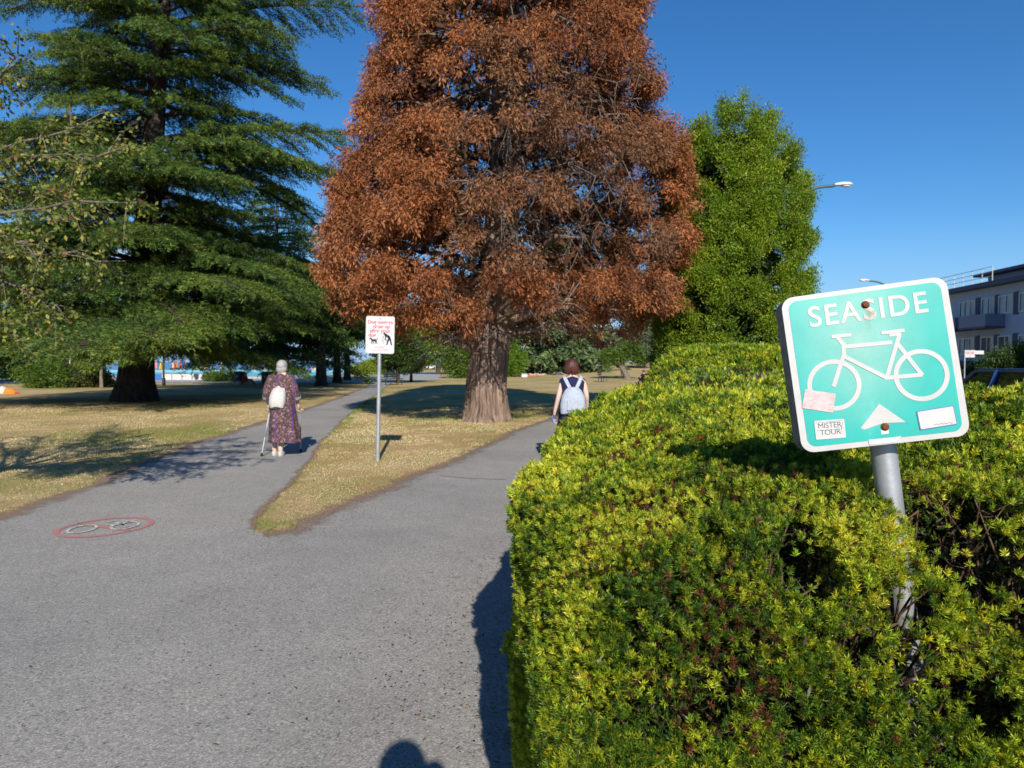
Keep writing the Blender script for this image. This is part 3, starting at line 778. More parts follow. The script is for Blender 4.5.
z, dirv, Rr, front_right = z[k], dirv[k], Rr[k], front_right[k]; nc = len(z)
Cc = np.c_[dirv[:, 0] * Rr + .60, dirv[:, 1] * Rr * .95, z]
per = 20 + (rng.random(nc) * 14).astype(int); ci = np.repeat(np.arange(nc), per); n = len(ci)
cs = (.75 + .6 * rng.random(nc))[ci][:, None]
tang = np.c_[-dirv[:, 1], dirv[:, 0], 0 * z][ci]; hang = unit(dirv[ci] * .75 + np.array([0, 0, -.65]))
P = Cc[ci] + cs * (hang * (rng.random((n, 1)) ** .8 * .85 - .35) + tang * rng.normal(size=(n, 1)) * .20 + np.cross(hang, tang) * rng.normal(size=(n, 1)) * .11)
D = unit(hang + rdir(n, rng) * .5)
temps = [spray_cloud(30, .14, .088, .027, .65, 100 + i, .85) for i in range(6)]
base = np.array([.255, .096, .042]); grey = np.array([.17, .105, .066]); lite = np.array([.40, .163, .068]); deep = np.array([.14, .048, .026])
u = (rng.random(nc)[ci] * .6 + rng.random(n) * .4)[:, None]
cc = base * (1 - u) + lite * u; cc = np.where((rng.random(nc) < .22)[ci][:, None], .45 * cc + .55 * deep, cc)
gm = np.clip((front_right * .55)[ci] + (np.clip(vnoise(Cc, .5, 13) * 1.6 - 1.0, 0, .25))[ci], 0, .75)[:, None]; cc = cc * (1 - gm) + grey * gm
crown_of('crown', root, P, D, .8 + rng.random(n) * .6, jit(cc, n, .15, .08, rng), temps, M['dead'], rng)
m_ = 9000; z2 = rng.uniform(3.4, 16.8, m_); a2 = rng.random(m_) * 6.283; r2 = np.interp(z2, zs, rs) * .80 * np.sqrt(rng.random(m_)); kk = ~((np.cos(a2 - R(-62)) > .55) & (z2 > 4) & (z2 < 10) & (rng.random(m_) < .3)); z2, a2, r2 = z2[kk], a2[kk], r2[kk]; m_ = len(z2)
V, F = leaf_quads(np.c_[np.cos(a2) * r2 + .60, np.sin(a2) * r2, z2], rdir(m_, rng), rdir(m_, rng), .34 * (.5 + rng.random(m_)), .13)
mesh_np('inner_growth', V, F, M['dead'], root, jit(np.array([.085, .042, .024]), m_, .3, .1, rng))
mb = MB()
tp = [(0, 0, -.1), (-.01, 0, .12), (.0, 0, .5), (.02, 0, 1.2), (.14, 0, 2.4), (.30, 0, 4), (.48, 0, 6.5), (.62, 0, 10), (.72, 0, 14), (.74, 0, 17.4)]
tr0 = [.72, .63, .57, .525, .50, .45, .42, .30, .17, .03]
rr_i = np.linspace(0, len(tp) - 1, 42); tpA = np.array(tp)
lump_trunk(mb, [tuple(np.array([np.interp(q, range(len(tp)), tpA[:, a]) for a in range(3)])) for q in rr_i], list(np.interp(rr_i, range(len(tp)), tr0)), 40, .13, 1)
mb.build('trunk', M['bark_cedar'], root, smooth=True)
mb = MB(); mt = MB()
def tr_at(zz): return Vector((np.interp(zz, tpA[:, 2], tpA[:, 0]), 0, zz))
for i in range(120):
    z0 = 1.9 + 14.5 * rng.random() ** 1.2 if i > 3 else [1.55, 2.2, 2.4, 2.9][i]
    a_ = rng.random() * 6.283 if i > 3 else [R(172), R(8), R(200), R(-60)][i]
    ln = float(np.interp(z0 + .6, zs, rs)) * (.72 + .25 * rng.random()); p0 = tr_at(z0)
    dd = Vector((math.cos(a_), math.sin(a_), 0)); r0 = .035 + .018 * ln + (.07 if i < 4 else 0); rs_ = .95 if i < 4 else .35
    pts = [p0 + dd * (ln * t_) + Vector((0, 0, ln * (rs_ * t_ - (.25 if i > 3 else .62) * t_ * t_))) + Vector(rng.normal(size=3)) * .05 * ln * t_ * (1 - t_) for t_ in np.linspace(0, 1, 8)]
    mb.tube(pts, list(np.linspace(r0, .012, 8)), 6)
    for j in range(11):
        t_ = .3 + .68 * rng.random(); q = p0 + dd * (ln * t_) + Vector((0, 0, ln * (.35 * t_ - .25 * t_ * t_)))
        sd_ = Vector((math.cos(a_ + rng.choice([-1, 1]) * (.5 + rng.random() * .7)), math.sin(a_ + rng.choice([-1, 1]) * .8), -.15 - .5 * rng.random())); l2 = .3 + .7 * rng.random()
        mt.tube([q, q + sd_ * l2 * .5 + Vector(rng.normal(size=3)) * .05, q + sd_ * l2 - Vector((0, 0, .15))], [.014, .009, .004], 4)
for i in range(120):                                   # bare grey branchlets where the crown has thinned
    z0 = 3.6 + 6.4 * rng.random(); a_ = R(-66) + rng.normal() * .6; ln = float(np.interp(z0, zs, rs)) * (.55 + .5 * rng.random()); q0 = tr_at(z0 + .6) + Vector((math.cos(a_), math.sin(a_), 0)) * ln * .35
    dd = Vector((math.cos(a_ + rng.normal() * .5), math.sin(a_ + rng.normal() * .3), 0)); l2 = ln * (.3 + .5 * rng.random())
    pts = [q0 + dd * l2 * t_ + Vector((0, 0, .35 * l2 * t_ - (.5 + .4 * rng.random()) * l2 * t_ * t_)) + Vector(rng.normal(size=3)) * .05 for t_ in np.linspace(0, 1, 6)]
    mt.tube(pts, [.02, .016, .012, .009, .006, .003], 4)
    for j in range(5):
        q = pts[1 + j % 4]; e_ = q + Vector((rng.normal() * .3, -.15 + rng.normal() * .2, -.35 - .5 * rng.random())); mt.tube([q, q.lerp(e_, .5) + Vector(rng.normal(size=3)) * .05, e_], [.009, .006, .003], 4)
mb.build('limb', M['bark_cedar'], root); mt.build('twigs', M['twig_dead'], root)

# ---- green conical cedar behind the hedge
def cone_cedar(name, label, x, y, zs, rs, n, tsz, palette, seed, group=None, leaf=(.11, .045, 22, .2), trunk_r=.3):
    rng = np.random.default_rng(seed); root = thing(name, label, 'tree', (x, y, float(Z(x, y))), 0, group)
    zg = np.linspace(zs[0], zs[-1], 300); w_ = np.interp(zg, zs, rs) ** 1.2 + .05; H = zs[-1]
    nc = n // 13; z = rng.choice(zg, nc, p=w_ / w_.sum()); az = rng.random(nc) * 6.283; dv = np.c_[np.cos(az), np.sin(az), 0 * az]
    lob = vnoise(np.c_[dv[:, :2] * 2.6, z * 5.0 / H], 1.0, seed)
    Rr = np.interp(z, zs, rs) * (.90 + .11 * lob) * np.where(rng.random(nc) < .2, .85, 1)
    Cc = np.c_[dv[:, :2] * Rr[:, None], z]
    per = 9 + (rng.random(nc) * 9).astype(int); ci = np.repeat(np.arange(nc), per); m_ = len(ci); sz = tsz * (.7 + .6 * rng.random(nc))[ci][:, None]
    up_ = unit(dv * .5 + np.array([0, 0, .85]) + rdir(nc, rng) * .18)[ci]; tg = np.c_[-dv[:, 1], dv[:, 0], 0 * z][ci]
    P = Cc[ci] + sz * leaf[3] * 1.9 * (up_ * (rng.random((m_, 1)) * 1.5 - .75) + tg * rng.normal(size=(m_, 1)) * .42 + np.cross(up_, tg) * rng.normal(size=(m_, 1)) * .25)
    D = unit(up_ + rdir(m_, rng) * .4)
    tm = [spray_cloud(leaf[2], leaf[3] * .8, leaf[0], leaf[1], -.3, seed + 60 + i, .7) for i in range(5)]
    u = np.clip((rng.random(nc)[ci]) * .6 + vnoise(P, 6 / H * 2.2, seed + 9) * .3 + rng.random(m_) * .25 - .08, 0, .999)
    pal = np.array(palette); f = u * (len(pal) - 1); i0 = f.astype(int); g = (f - i0)[:, None]
    cc = pal[i0] * (1 - g) + pal[np.minimum(i0 + 1, len(pal) - 1)] * g
    crown_of('crown', root, P, D, tsz * (.75 + rng.random(len(P)) * .55), jit(cc, len(P), .12, .06, rng), tm, M['leaf'], rng)
    # shaded old wood and needles in the middle so the tree is opaque
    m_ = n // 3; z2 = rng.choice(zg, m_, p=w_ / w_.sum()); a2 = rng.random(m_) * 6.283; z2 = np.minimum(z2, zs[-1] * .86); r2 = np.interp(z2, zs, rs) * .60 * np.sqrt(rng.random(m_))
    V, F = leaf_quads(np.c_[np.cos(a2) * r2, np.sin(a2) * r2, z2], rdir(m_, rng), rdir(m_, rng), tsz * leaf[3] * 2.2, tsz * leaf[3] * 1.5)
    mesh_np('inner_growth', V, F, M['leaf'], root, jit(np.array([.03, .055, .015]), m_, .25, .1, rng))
    mb = MB(); lump_trunk(mb, [(0, 0, -.1), (0, 0, .6), (0, 0, H * .4), (0, 0, H * .93)], [trunk_r * 1.3, trunk_r, trunk_r * .6, .02], 12)
    for i in range(40):
        zz = zs[0] + (zs[-1] - zs[0]) * rng.random() ** 1.3 * .9; a_ = rng.random() * 6.283; l_ = float(np.interp(zz + .3, zs, rs)) * .8
        mb.tube([(0, 0, zz - .3), (math.cos(a_) * l_ * .6, math.sin(a_) * l_ * .6, zz - .15), (math.cos(a_) * l_, math.sin(a_) * l_, zz + .3)], [.05, .035, .01], 5)
    mb.build('trunk', M['bark_dark'], root); return root
GREEN = [(.065, .125, .008), (.115, .19, .010), (.185, .265, .013), (.26, .33, .018)]
xg = (732 - 512) / F_PX * 20
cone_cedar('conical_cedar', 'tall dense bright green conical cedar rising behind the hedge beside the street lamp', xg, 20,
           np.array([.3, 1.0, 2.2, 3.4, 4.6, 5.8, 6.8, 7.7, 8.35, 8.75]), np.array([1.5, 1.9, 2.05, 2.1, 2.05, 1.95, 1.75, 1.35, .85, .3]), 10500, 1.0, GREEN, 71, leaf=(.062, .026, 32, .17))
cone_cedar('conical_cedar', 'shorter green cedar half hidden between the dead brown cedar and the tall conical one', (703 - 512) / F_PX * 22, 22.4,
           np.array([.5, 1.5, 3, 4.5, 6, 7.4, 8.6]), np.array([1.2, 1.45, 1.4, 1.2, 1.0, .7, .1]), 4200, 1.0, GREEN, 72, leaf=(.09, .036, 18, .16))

# ---- deodars: tiers of boughs with hanging fringes
def fringe(n, L, seed, nl=.15, nw=.045, fall=.16):
    r = np.random.default_rng(seed); s = np.linspace(0, 1, n)
    c = np.c_[s * L, r.normal(size=n) * .03, -fall * L * s ** 2 + r.normal(size=n) * .03]
    d = unit(np.c_[.6 + 0 * s, r.normal(size=n) * .8, .10 - .25 * s + r.normal(size=n) * .55])
    return leaf_quads(c, d, rdir(n, r), nl * (1 + r.normal(size=n) * .2), nw, .05)

def deodar(name, label, base, lean, H, boughs, seed, sp=1.0, dens=1.0, trunk_r=.7, palette=None, group=None, needle=(24, .62, .115, .024)):
    rng = np.random.default_rng(seed); root = thing(name, label, 'tree', base, 0, group)
    def ax(zz): f = zz / H; return Vector((lean[0] * f, lean[1] * f, zz))
    mb = MB(); zz = np.linspace(-.1, H, 26)
    rad = [max(.02, trunk_r * (1 - z_ / H) ** .8 * (1 + .45 * math.exp(-max(z_, 0) / .5))) for z_ in zz]
    lump_trunk(mb, [ax(z_) for z_ in zz], rad, 20, .08, seed); mb.build('trunk', M['bark_dark'], root, smooth=True)
    wood = MB(); T, D, S = [], [], []
    for (z0, a, L, rise, droop) in boughs:
        u = Vector((math.cos(a), math.sin(a), 0)); v = Vector((-u.y, u.x, 0)); p0 = ax(z0)
        wob = rng.normal() * .12
        def bp(t): return p0 + u * (L * t) + v * (wob * L * t * t) + Vector((0, 0, L * (rise * t - droop * t ** 2.2)))
        pts = [bp(t) for t in np.linspace(0, 1, 9)]; r0 = .03 + .014 * L
        wood.tube(pts, list(np.linspace(r0, .012, 9)), 6)
        ns = max(5, int(L * 3.6 * dens))
        for i in range(ns):
            t = .16 + .84 * (i + rng.random() * .8) / ns; q = bp(t)
            for sgn in (-1, 1):
                l2 = (.30 * L * (1.12 - t) ** .7 + .35) * (.65 + .6 * rng.random())
                if t > .94: l2 *= .6
                ang = sgn * (.75 + .45 * rng.random()); dd = u * math.cos(ang) + v * math.sin(ang)
                m_ = max(2, int(l2 / (.19 / dens)))
                sag = .10 + .22 * rng.random()
                if l2 > .7: wood.tube([q, q + dd * l2 * .5 - Vector((0, 0, .04 * l2)), q + dd * l2 - Vector((0, 0, sag * l2))], [.016, .01, .004], 3, cap=False)
                for j in range(m_):
                    s = (j + rng.random()) / m_
                    T.append(q + dd * (l2 * s) + Vector((0, 0, .06 * rng.random() - sag * l2 * s * s)))
                    dr = dd * .7 + u * .4 + Vector((rng.normal() * .25, rng.normal() * .25, -.05 - .55 * rng.random() ** 1.5))
                    D.append(dr); S.append(sp * (.7 + .5 * rng.random()))
        T.append(bp(.97)); D.append(u + Vector((0, 0, -.4))); S.append(sp)
    wood.build('limb', M['bark_dark'], root)
    T, D, S = np.array([tuple(p) for p in T]), np.array([tuple(p) for p in D]), np.array(S)
    tm = [fringe(needle[0], needle[1], seed + 30 + i, needle[2], needle[3]) for i in range(6)]
    pal = np.array(palette or [(.024, .055, .014), (.052, .10, .018), (.10, .155, .024), (.175, .22, .036)])
    u_ = np.clip(vnoise(T, .8, seed + 3) * .6 + rng.random(len(T)) * .55 - .1, 0, .999) * (len(pal) - 1); i0 = u_.astype(int); g = (u_ - i0)[:, None]
    cc = pal[i0] * (1 - g) + pal[np.minimum(i0 + 1, len(pal) - 1)] * g
    crown_of('crown', root, T, unit(D), S, jit(cc, len(T), .14, .07, rng), tm, M['needle'], rng); return root

rng = np.random.default_rng(17); Bd = G(135, 401); bo = []
for i in range(124):
    f = (i + rng.random()) / 124; z0 = 1.9 + 19.5 * f ** 1.05; a = i * 2.39996 + rng.normal() * .3
    L = float(np.interp(z0, [1.5, 4, 8, 12, 16, 19, 22], [6.6, 7.4, 6.6, 6.0, 5.0, 3.6, 1.0])) * (.68 + .5 * rng.random())
    bo.append((z0, a, L, .10 + .16 * rng.random(), .24 + .20 * rng.random()))
# boughs that make the outline seen from the path
bo = [(z0, a, L * (.6 if abs(math.cos(a)) > .55 and (11.6 < z0 < 13.6 or 7.0 < z0 < 9.2) else 1), ri, dr) for z0, a, L, ri, dr in bo if z0 < 7.5 or rng.random() < .86]
for z0, a, L, ri, dr in [(15.2, 2, 7.6, .32, .20), (14.2, 8, 5.4, .12, .30), (10.6, 0, 7.6, .18, .16), (9.4, -8, 7.9, .16, .20), (6.4, 4, 6.2, .12, .26), (4.2, -20, 7.4, .20, .30), (3.4, -40, 7.2, .2, .32),
                         (2.6, -70, 7.0, .16, .30), (2.9, -100, 7.5, .16, .30), (3.6, -55, 7.8, .2, .34), (3.2, -130, 7.2, .18, .32), (4.8, -85, 7.4, .22, .33), (5.6, -115, 6.8, .22, .33), (6.0, -60, 6.6, .24, .34), (7.4, -95, 6.2, .25, .35),
                         (11.2, 180, 6.4, .10, .16), (9.6, 188, 6.8, .12, .2), (13.4, 176, 4.2, .1, .3), (6.9, 184, 6.8, .14, .22), (4.4, 182, 7.2, .16, .28), (2.6, 168, 6.8, .14, .26), (8.4, -45, 6.4, .24, .32), (2.4, -80, 9.4, .14, .20), (2.7, -102, 9.6, .14, .2), (2.8, -58, 9.2, .14, .2), (2.6, -126, 9.0, .14, .2), (3.0, -150, 8.6, .16, .24), (10.4, 200, 7.0, .1, .2), (12.4, 215, 6.6, .12, .24), (17.5, 185, 6.0, .1, .26), (16.5, 200, 6.6, .08, .3), (17.0, -20, 5.2, .1, .3), (13.4, -12, 5.0, .06, .28)]:
    bo.append((z0, R(a), L, ri, dr))
deodar('deodar_cedar', 'huge dark green cedar with layered drooping boughs and a broad trunk on the left lawn', (Bd.x, Bd.y, 0), (1.9, .3), 23, bo, 41, 1.05, 1.1, .66, needle=(26, .48, .12, .028))
def auto_boughs(n, H, zmin, Lmax, seed, pw=.75):
    rng = np.random.default_rng(seed); o = []
    for i in range(n):
        f = (i + rng.random()) / n; z0 = zmin + (H - zmin) * f * .97
        o.append((z0, i * 2.39996 + rng.normal() * .3, max(.4, Lmax * (1 - f) ** pw * (.75 + .4 * rng.random())), .08 + .15 * rng.random(), .25 + .15 * rng.random()))
    return o
q = at(277, 362, 48); deodar('deodar_cedar', 'smaller pointed green cedar behind the huge cedar on the left', (q.x, 48, 0), (.1, 0), 13.6, auto_boughs(84, 13.8, 1.7, 7.0, 6, .62), 42, 1.35, .7, .32, needle=(16, .62, .15, .045))
q = at(557, 362, 86); deodar('deodar_cedar', 'broad grey-green cedar with skirts to the ground, behind the lone walker', (q.x, 86, float(Z(q.x, 86))), (.2, 0), 17, auto_boughs(80, 17, .7, 7.0, 8), 43, 2.3, .45, .4,
                             [(.05, .09, .04), (.085, .13, .05), (.12, .17, .06), (.15, .2, .07)], needle=(9, .62, .24, .11))

# ---- broad-leaved trees and shrubs
def leafy(name, label, loc, trunk_h, tr, blobs, n, leaf, palette, seed, group=None, lean=(0, 0), mat='leaf', bark='bark_dark', limbs=True, cat='tree'):
    """blobs: (dx,dy,dz,rx,ry,rz); leaves sit in clumps inside them"""
    rng = np.random.default_rng(seed); root = thing(name, label, cat, loc, 0, group)
    bl = np.array(blobs, float); vol = (bl[:, 3] * bl[:, 4] * bl[:, 5]) ** .8; b = rng.choice(len(bl), n, p=vol / vol.sum())
    d = rdir(n, rng); rr = np.clip(1 - np.abs(rng.normal(size=n)) * .25, .1, 1.05); P = bl[b, :3] + d * bl[b, 3:] * rr[:, None]
    P += (np.stack([vnoise(P, 1.3 / max(bl[:, 3].mean(), .3), seed + k) for k in range(3)], 1) - .5) * bl[:, 3].mean() * .7
    k = (vnoise(P, 2.2 / max(bl[:, 3].mean(), .3), seed + 7) > .36) & (P[:, 2] > .04); P, d = P[k], d[k]
    tm = [spray_cloud(12, leaf * 2.0, leaf, leaf * .55, .2, seed + 80 + i, .7) for i in range(5)]
    pal = np.array(palette); u = rng.random(len(P)) * .999 * (len(pal) - 1); i0 = u.astype(int); g = (u - i0)[:, None]
    cc = pal[i0] * (1 - g) + pal[np.minimum(i0 + 1, len(pal) - 1)] * g
    crown_of('crown', root, P, unit(d + rdir(len(P), rng) * .6), .7 + rng.random(len(P)) * .6, jit(cc, len(P), .15, .08, rng), tm, M[mat], rng)
    if trunk_h > 0:
        mb = MB(); lx, ly = lean
        lump_trunk(mb, [(0, 0, -.1), (lx * .1, ly * .1, trunk_h * .12), (lx * .6, ly * .6, trunk_h * .6), (lx, ly, trunk_h)], [tr * 1.5, tr * 1.1, tr * .9, tr * .75], 12, .08, seed)
        for q in bl:
            c = Vector(q[:3]); s = Vector((lx, ly, trunk_h * .95)); mb.tube([s, s.lerp(c, .5) + Vector((0, 0, .1)), c], [tr * .6, tr * .4, tr * .12], 6)
            for _ in range(4): e = c + Vector(rdir(1, rng)[0] * q[3:] * .8); mb.tube([s.lerp(c, .6), c.lerp(e, .5), e], [tr * .3, tr * .2, tr * .06], 4)
        mb.build('trunk', M[bark], root)
    return root
DK = [(.022, .05, .012), (.04, .08, .016), (.065, .115, .02)]; YG = [(.10, .16, .02), (.16, .22, .025), (.22, .27, .03)]; MID = [(.05, .10, .015), (.09, .155, .02), (.13, .20, .025)]
for px, d, th, tr, lab in ((321, 47, 2.6, .34, 'left trunk of the three shady trees by the path, bark lit orange-brown at its foot'), (337, 55, 2.9, .30, 'middle one of the three shady trees by the path'), (347, 62, 3.0, .28, 'right one of the three shady trees by the path, trunk forking low')):
    p = at(px, 362, d); rg = np.random.default_rng(px); bb = [(rg.normal() * 1.6, rg.normal() * 1.4, th + 1.3 + 2.6 * rg.random(), 1.9, 1.8, 1.5) for _ in range(9)]
    leafy('shade_tree', lab, (p.x, d, 0), th, tr, bb, 2600, .20, DK, 200 + px, 'shady trees where the left path meets the promenade')
def bg(name, lab, px, d, th, tr, blobs, n, leaf, pal, seed, cat='tree', **kw):
    p = at(px, 362, d); return leafy(name, lab, (p.x, d, float(Z(p.x, d))), th, tr, blobs, n, leaf, pal, seed, cat=cat, **kw)
bg('small_tree', 'small dark round tree beside the black bench right of the dog sign', 398, 54, 1.0, .16, [(0, 0, 2.0, 1.5, 1.4, 1.0), (-.7, 0, 1.7, 1.2, 1, .8), (.6, 0, 2.5, 1.3, 1.2, 1.0), (-.3, .2, 3.3, 1.5, 1.3, .9)], 2000, .16, DK, 301)
bg('small_tree', 'small green tree with a thin trunk, right beside the dark round tree', 411, 56, 1.0, .12, [(0, 0, 1.7, 1.0, 1, .65), (.9, 0, 1.6, .9, .8, .5), (.3, 0, 2.4, .9, .9, .6)], 1200, .15, MID, 302)
bg('spreading_tree', 'yellow-green spreading tree behind the dead cedar trunk, left side', 438, 92, 2.0, .3, [(0, 0, 4.2, 3.2, 3, 1.8), (-3.2, 0, 4.6, 2.8, 2.6, 1.8), (2.4, 0, 4.0, 2.4, 2.4, 1.6), (-1, 0, 6.0, 3.2, 3, 1.8), (-4.5, 0, 6.5, 2.4, 2, 1.8)], 3000, .30, YG, 303)
bg('round_shrub', 'dense dark green shrub, left of the dead cedar trunk', 462, 70, 0, .1, [(0, 0, 1.3, 1.7, 1.7, 1.4), (.4, 0, 2.8, 1.6, 1.5, 1.4), (1.0, 0, 4.0, 1.3, 1.3, 1.2), (-.7, .2, 1.7, 1.2, 1.2, 1.1)], 2600, .18, MID, 304, cat='shrub')
bg('round_shrub', 'dense bright green shrub, right of the dead cedar trunk', 512, 76, 0, .1, [(0, 0, .9, 1.4, 1.3, 1.0), (.1, 0, 2.0, 1.25, 1.2, 1.0), (-.5, 0, 2.9, 1.0, 1.0, .9)], 2000, .17, [(.07, .14, .012), (.11, .2, .016), (.15, .25, .02)], 305, cat='shrub')
bg('plum_tree', 'dark purple-leaved tree behind the green parasol', 606, 100, 1.6, .2, [(0, 0, 2.6, 1.9, 1.7, 1.3), (.6, 0, 4.0, 1.8, 1.7, 1.3), (-1.2, 0, 3.2, 1.4, 1.4, 1.0)], 1500, .26, [(.045, .016, .02), (.075, .028, .03), (.05, .04, .025)], 306)
bg('dark_conifer', 'tall dark tree mass behind the purple-leaved tree', 638, 118, 3, .4, [(0, 0, 4, 3.6, 3, 2.2), (.5, 0, 7.5, 3.4, 3, 2.4), (0, 0, 11, 2.8, 2.6, 2.4), (-.5, 0, 14, 1.8, 1.8, 2), (3.4, 0, 5, 2.8, 2.6, 2.6)], 3000, .38, [(.035, .06, .03), (.06, .095, .045), (.1, .14, .07)], 307)
bg('twisted_tree', 'small twisted grey tree leaning over the bench on the dry lawn', 628, 66, 1.7, .30, [(-.9, 0, 2.3, 1.3, 1.1, .5), (.3, 0, 2.7, 1.2, 1.1, .7), (-1.7, 0, 1.9, 1.1, .9, .35), (.8, 0, 2.0, .7, .7, .5)], 1100, .15, MID, 308, lean=(-.9, 0), bark='bark_grey')
bg('dark_shrub', 'dark green bushes at the far end of the hedge under the cedars', 697, 34, 0, .1, [(0, 0, .8, 1.4, 1.2, .8), (-1.0, 0, .7, 1.0, 1, .7), (1.2, 0, 1.1, 1.3, 1.2, 1.0), (2.4, 0, 1.0, 1.2, 1.2, .95)], 3200, .11, DK, 309, cat='shrub')
bg('small_tree', 'grey-green feathery tree behind the twisted grey one', 645, 92, 1.2, .15, [(0, 0, 2.4, 1.3, 1.2, 1.0), (.6, 0, 3.6, 1.2, 1.1, 1.0), (-.6, 0, 1.6, 1.0, .9, .8)], 1100, .22, [(.10, .13, .08), (.16, .19, .12), (.22, .25, .17)], 310)
# left side, beyond the big cedar
bg('lawn_shrub', 'olive-green shrub at the left edge of the dry lawn', 48, 44, 0, .1, [(0, 0, .7, 1.4, 1.2, .8), (-1.0, 0, .6, .8, .9, .65)], 1300, .13, MID, 320, cat='shrub')
bg('lawn_shrub', 'brownish dark shrub between the olive shrub and the thin lawn tree', 78, 45, 0, .1, [(0, 0, .6, 1.3, 1.1, .7), (1.1, 0, .6, 1.0, 1, .65)], 1300, .13, [(.05, .06, .02), (.08, .085, .025), (.1, .12, .03)], 321, cat='shrub')
bg('lawn_shrub', 'taller leafy shrub behind the olive shrub on the left', 52, 52, 1, .1, [(0, 0, 2.2, 1.5, 1.3, 1.0), (1.4, 0, 1.9, 1.2, 1.2, 1.0)], 1500, .15, MID, 322, cat='shrub')
bg('lawn_tree', 'slender young tree with a pale thin trunk left of the huge cedar', 101, 43, 1.6, .10, [(0, 0, 2.3, 1.0, .9, .8), (-.6, 0, 1.7, .7, .7, .5), (.5, 0, 3.0, .9, .9, .7)], 1200, .13, YG, 323, bark='bark_grey')
bg('lawn_shrub', 'low bushes beside the left road', 2, 60, 0, .1, [(0, 0, .8, 2.4, 1.2, .8), (3, 0, .7, 1.6, 1.2, .7), (-3, 0, .9, 2, 1.4, .9)], 1500, .16, YG, 324, cat='shrub')
bg('promenade_shrub', 'yellow-green shrub at the end of the promenade, left of the dog sign', 371, 92, 0, .1, [(0, 0, .8, 1.7, 1.4, .9), (1.0, 0, 1.1, 1.1, 1.2, .9), (-1.5, 0, .6, 1.2, 1.2, .65)], 900, .20, [(.17, .24, .02), (.24, .30, .03)], 325, cat='shrub')
bg('poolside_shrub', 'low green shrub in front of the turquoise pool', 226, 58, 0, .1, [(0, 0, .35, 1.3, .7, .4), (-1.2, 0, .3, 1.2, .7, .35)], 600, .13, MID, 326, cat='shrub')
# big masses to the sides and behind the street so the skyline does not stop at the frame
for i, (px, d, h, lab) in enumerate(((-120, 46, 12, 'tall broad green tree far left beyond the huge cedar'), (10, 66, 9, 'round green tree behind the shrubs on the far left'))):
    rg = np.random.default_rng(400 + i); bb = [(rg.normal() * 2.4, rg.normal() * 2, h * (.3 + .6 * rg.random()), 2.4, 2.2, 2.0) for _ in range(12)]
    bg('park_tree', lab, px, d, h * .3, .35, bb, 2600, .26, DK if i == 0 else MID, 410 + i)

# ---- broad-leaved tree just outside the left edge, its thin boughs hang into view
rng = np.random.default_rng(23)
root = thing('overhanging_tree', 'loose yellow-green leafy boughs reaching in from the left edge in front of the huge cedar', 'tree', (-7.4, 6.9, 0))
O = Vector((-7.4, 6.9, 0)); wood = MB(); wood_t = MB()
lump_trunk(wood_t, [(0, 0, -.1), (.05, 0, .3), (.15, 0, 1.3), (.3, -.1, 2.2)], [.30, .23, .19, .17], 14, .08)
T, D = [], []
tips = [at(118, 150, 6.6), at(130, 205, 6.3), at(128, 262, 6.5), at(60, 300, 6.4), at(92, 125, 7.0), at(40, 240, 6.0), at(20, 60, 6.9), at(-60, 200, 6.2), at(-140, 100, 7.2), at(-260, 40, 7.5), at(-380, 150, 6.6), at(-480, 90, 7.4), at(-300, -60, 6.8), at(-90, 300, 6.6), at(-200, 260, 5.8), at(60, 190, 6.9), at(-420, 260, 7.8), at(5, 330, 6.5), at(-90, 170, 8.6), at(-170, 110, 9.4), at(-240, 200, 9.0), at(-60, 240, 8.0)]
for tp_ in tips:
    e = tp_ - O; s = Vector((.3, -.1, 2.1)); mid = s.lerp(e, .5) + Vector((0, 0, .45 + .25 * rng.random()))
    n_ = 14; pts = [s * (1 - t) ** 2 + mid * 2 * t * (1 - t) + e * t * t + Vector(rng.normal(size=3)) * .035 for t in np.linspace(0, 1, n_)]
    wood.tube(pts, list(np.linspace(.034, .004, n_)), 6)
    for i in range(56):
        t = .30 + .70 * rng.random(); j = min(n_ - 2, int(t * (n_ - 1))); q = pts[j].lerp(pts[j + 1], rng.random())
        ax_ = (pts[j + 1] - pts[j]).normalized(); sd_ = Vector(rdir(1, rng)[0]); sd_.z = sd_.z * .6 - .25; dd = (sd_ + ax_ * .7).normalized(); l2 = (.22 + .5 * rng.random()) * (1.15 - .55 * t)
        tw = [q, q + dd * l2 * .5 + Vector((0, 0, .02)), q + dd * l2 - Vector((0, 0, .1 * l2))]; wood.tube(tw, [.006, .004, .0015], 4)
        for _ in range(int(26 * l2 / .4) + 5):
            s2 = .2 + .8 * rng.random(); T.append(tuple(q.lerp(tw[2], s2) + Vector(rng.normal(size=3)) * .03)); D.append(tuple(dd * .5 + Vector(rng.normal(size=3)) * .7 - Vector((0, 0, .25))))
wood_t.build('trunk', M['bark_grey'], root, smooth=True); wood.build('limb', M['bark_grey'], root)
T, D = np.array(T), unit(np.array(D)); V, F = leaf_quads(T, D, rdir(len(T), rng), .050 * (.7 + .6 * rng.random(len(T))), .029, .08)
pal = np.array([(.07, .10, .018), (.115, .15, .022), (.18, .20, .03), (.24, .235, .05)])[rng.integers(0, 4, len(T))]
pal[rng.random(len(T)) < .03] = (.25, .09, .05)
mesh_np('crown', V, F, M['leaf'], root, jit(pal, len(T), .2, .1, rng))
